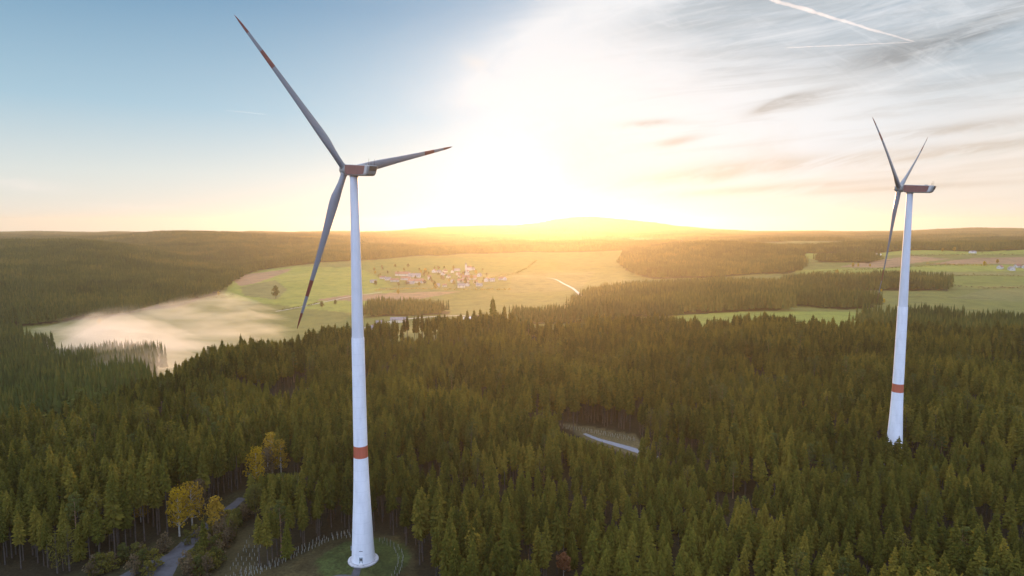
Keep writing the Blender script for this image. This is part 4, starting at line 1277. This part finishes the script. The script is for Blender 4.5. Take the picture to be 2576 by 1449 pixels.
# ------------------------------------------------------------------ sky and sun
SUN_EL, SUN_AZ = R(5.0), math.atan2((1388 - 1288) / FPX, 1)
sd = Vector((math.sin(SUN_AZ) * math.cos(SUN_EL), math.cos(SUN_AZ) * math.cos(SUN_EL), math.sin(SUN_EL)))
w = bpy.data.worlds.new("World"); SC.world = w; w.use_nodes = True
nt = w.node_tree; bg = nt.nodes["Background"]
sk = N(nt, "ShaderNodeTexSky", sky_type="NISHITA", sun_disc=False, sun_elevation=SUN_EL, sun_rotation=SUN_AZ, altitude=500.0, air_density=1.0, dust_density=.6, ozone_density=3.0)
tc = N(nt, "ShaderNodeTexCoord"); D = tc.outputs["Generated"]
sep = N(nt, "ShaderNodeSeparateXYZ"); L(nt, D, sep.inputs[0])


def mth(op, a, b_=None, c=None, clamp=False):
    n = N(nt, "ShaderNodeMath", operation=op, use_clamp=clamp)
    for i, q in enumerate((a, b_, c)):
        if q is None: continue
        if isinstance(q, (int, float)): n.inputs[i].default_value = q
        else: L(nt, q, n.inputs[i])
    return n.outputs[0]


def mixc(f, a, b_, bt="MIX"):
    n = N(nt, "ShaderNodeMix", data_type="RGBA", blend_type=bt, clamp_factor=True)
    for i, q in ((0, f), (6, a), (7, b_)):
        if isinstance(q, (int, float)): n.inputs[i].default_value = q
        elif isinstance(q, tuple): n.inputs[i].default_value = (*q, 1)
        else: L(nt, q, n.inputs[i])
    return n.outputs[2]


def sstep(x, a, b_):
    n = N(nt, "ShaderNodeMapRange", interpolation_type="SMOOTHSTEP"); L(nt, x, n.inputs[0]); n.inputs[1].default_value = a; n.inputs[2].default_value = b_
    return n.outputs[0]


zc = mth("MAXIMUM", sep.outputs[2], 0.0)
# clear air: warm low, blue high; unseen overhead brightened to add top light
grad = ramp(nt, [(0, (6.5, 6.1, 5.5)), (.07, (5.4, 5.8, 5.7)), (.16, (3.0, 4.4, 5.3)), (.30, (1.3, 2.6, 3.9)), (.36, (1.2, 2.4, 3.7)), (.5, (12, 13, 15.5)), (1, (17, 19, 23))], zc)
base = mixc(.92, sk.outputs[0], grad.outputs[0])
dp = N(nt, "ShaderNodeVectorMath", operation="DOT_PRODUCT"); L(nt, D, dp.inputs[0]); dp.inputs[1].default_value = sd
ang = mth("ARCCOSINE", mth("MINIMUM", dp.outputs["Value"], .99999))


def bell(x, wd): return mth("EXPONENT", mth("MULTIPLY", mth("POWER", mth("ABSOLUTE", mth("DIVIDE", x, wd)), 2.0), -1.0))


base = mixc(1.0, base, mixc(bell(ang, .12), (0, 0, 0), (1.6, 1.6, 1.6)), "ADD")
base = mixc(1.0, base, mixc(bell(ang, .40), (0, 0, 0), (1.0, 1.0, 1.05)), "ADD")
# cirrus: directions towards the sun side, u to the right and v upwards
yy_ = mth("MAXIMUM", sep.outputs[1], .05)
U = mth("DIVIDE", sep.outputs[0], yy_); V_ = mth("DIVIDE", sep.outputs[2], yy_)


def cl_noise(rot, sx, sy, sc, det, dist, off, rough=.55):
    cb_ = N(nt, "ShaderNodeCombineXYZ"); L(nt, U, cb_.inputs[0]); L(nt, V_, cb_.inputs[1]); cb_.inputs[2].default_value = off
    m_ = N(nt, "ShaderNodeMapping"); m_.inputs["Rotation"].default_value = (0, 0, R(rot)); L(nt, cb_.outputs[0], m_.inputs[0])
    m2_ = N(nt, "ShaderNodeMapping"); m2_.inputs["Scale"].default_value = (sx, sy, 1); L(nt, m_.outputs[0], m2_.inputs[0])
    n_ = N(nt, "ShaderNodeTexNoise", i_Scale=sc, i_Detail=det, i_Roughness=rough, i_Distortion=dist); L(nt, m2_.outputs[0], n_.inputs["Vector"])
    return n_.outputs[0]


def uv_of(px_, py_):
    r = ray(px_, py_); return r[0] / r[1], r[2] / r[1]


def blob(px_, py_, la, lb, rot, warp):
    """soft oval of cloud centred where the photograph shows it"""
    u0, v0 = uv_of(px_, py_); c_, s_ = math.cos(R(rot)), math.sin(R(rot))
    du = mth("SUBTRACT", U, u0); dv = mth("ADD", mth("SUBTRACT", V_, v0), mth("MULTIPLY", mth("SUBTRACT", warp, .5), lb * 2.2 / FPX))
    a = mth("ADD", mth("MULTIPLY", du, c_), mth("MULTIPLY", dv, s_)); b_ = mth("SUBTRACT", mth("MULTIPLY", dv, c_), mth("MULTIPLY", du, s_))
    e = mth("ADD", mth("POWER", mth("ABSOLUTE", mth("DIVIDE", a, la / FPX)), 2.0), mth("POWER", mth("ABSOLUTE", mth("DIVIDE", b_, lb / FPX)), 2.0))
    return mth("EXPONENT", mth("MULTIPLY", e, -1.0))


n1 = cl_noise(-10, 1.3, 6.5, 2.6, 12, .7, 0.3, .66)
n2 = cl_noise(-16, 1.6, 9.0, 2.6, 11, .9, 4.1, .68)
n3 = cl_noise(14, 2.2, 2.6, 1.6, 9, .6, 7.7, .6)
n4 = cl_noise(-6, 1.2, 16.0, 2.4, 9, .7, 2.2, .62)
# whole right half is veiled; the edge of the veil is feathered
edge = mth("ADD", mth("ADD", U, mth("MULTIPLY", mth("SUBTRACT", n3, .5), .30)), mth("MULTIPLY", V_, -.10))
veil = mth("MULTIPLY", sstep(edge, -.07, .12), sstep(V_, -.02, .10))
gry = mixc(sstep(V_, .10, .36), (6.3, 5.5, 4.7), (3.6, 4.1, 4.6))
base = mixc(mth("MULTIPLY", veil, .62), base, gry)
# bright sheets
sheet = mth("MULTIPLY", sstep(n1, .32, .56), veil)
white = mixc(sstep(V_, .03, .30), (7.0, 6.1, 5.3), (6.0, 6.2, 6.5))
base = mixc(mth("MULTIPLY", sheet, .8), base, white)
bright = mth("ADD", mth("ADD", blob(1560, 170, 420, 150, 6, n3), blob(1490, 70, 230, 75, 14, n1)), mth("ADD", blob(1330, 215, 190, 50, 10, n3), blob(2050, 330, 520, 120, 8, n1)))
base = mixc(mth("MULTIPLY", mth("MULTIPLY", mth("MINIMUM", bright, 1.0), sstep(n3, .08, .48)), .9), base, (6.5, 6.7, 6.9))
# greyer gaps and shadowed streaks
gap_ = mth("ADD", blob(1830, 30, 250, 55, 4, n1), mth("ADD", blob(2080, 60, 330, 85, 8, n1), blob(2480, 110, 260, 120, 22, n1)))
base = mixc(mth("MULTIPLY", mth("MULTIPLY", mth("MINIMUM", gap_, 1.0), sstep(n2, .2, .55)), .60), base, (2.5, 3.2, 3.75))
dk = None
for q in ((2250, 132, 150, 30, 14), (2480, 62, 190, 26, 27), (2030, 246, 120, 17, 13), (1950, 262, 60, 10, 22), (1830, 425, 230, 20, 7), (2200, 395, 330, 16, 6), (2450, 372, 230, 11, 7), (1980, 470, 330, 9, 4), (1700, 355, 60, 10, 12), (2420, 320, 210, 14, 8), (2300, 470, 300, 8, 3), (1640, 310, 70, 9, 4)):
    b2_ = blob(*q, n2); dk = b2_ if dk is None else mth("ADD", dk, b2_)
streak = mth("MULTIPLY", mth("MINIMUM", dk, 1.0), sstep(n2, .26, .58))
base = mixc(mth("MULTIPLY", streak, .72), base, mixc(sstep(V_, .08, .27), (5.2, 4.5, 3.8), (1.9, 2.0, 2.05)))
fine = mth("MULTIPLY", mth("MULTIPLY", sstep(n4, .46, .66), veil), sstep(U, .06, .36))
base = mixc(mth("MULTIPLY", fine, .22), base, mixc(sstep(V_, .05, .27), (5.2, 4.3, 3.4), (2.1, 2.3, 2.4)))
fib = cl_noise(-13, 2.2, 26.0, 2.6, 8, .9, 9.4, .65)
base = mixc(mth("MULTIPLY", mth("MULTIPLY", mth("MULTIPLY", sstep(fib, .46, .72), veil), sstep(V_, .04, .16)), .30), base, (6.4, 6.5, 6.6))
fib2 = cl_noise(24, 1.4, 7.0, 3.4, 10, 1.1, 12.1, .68)
base = mixc(mth("MULTIPLY", mth("MULTIPLY", mth("MULTIPLY", sstep(fib2, .50, .72), veil), sstep(V_, .12, .26)), .35), base, (6.4, 6.6, 6.8))
# faint wisps in the clear part
wisp = mth("ADD", blob(60, 465, 110, 13, -4, n2), mth("ADD", blob(1195, 165, 40, 20, -30, n3), blob(370, 520, 120, 6, -2, n2)))
base = mixc(mth("MULTIPLY", mth("MULTIPLY", wisp, sstep(n1, .3, .6)), .5), base, (6.8, 6.4, 6.0))
# bright sky added out of view behind the camera to light tower and forest
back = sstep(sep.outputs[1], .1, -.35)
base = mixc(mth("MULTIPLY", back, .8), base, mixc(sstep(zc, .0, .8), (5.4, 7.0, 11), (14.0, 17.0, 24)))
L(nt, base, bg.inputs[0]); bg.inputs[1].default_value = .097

sl = bpy.data.lights.new("sun", "SUN"); so = bpy.data.objects.new("sun", sl); COL.objects.link(so)
sl.energy = 3.6; sl.angle = R(.5); sl.color = (1, .56, .26)
so.rotation_euler = (-sd).to_track_quat("-Z", "Y").to_euler(); so.location = (0, 0, 400)

# ------------------------------------------------------------------ render settings
SC.view_settings.view_transform = "Standard"; SC.view_settings.look = "None"; SC.view_settings.exposure = .5; SC.view_settings.gamma = 1
cy = SC.cycles
cy.use_adaptive_sampling = False
cy.max_bounces = 6; cy.diffuse_bounces = 3; cy.transmission_bounces = 3; cy.volume_bounces = 1; cy.transparent_max_bounces = 6
cy.volume_step_rate = .12; cy.volume_max_steps = 256
cy.use_denoising = True
try: cy.denoiser = "OPENIMAGEDENOISE"
except Exception: pass
cy.sample_clamp_indirect = 6
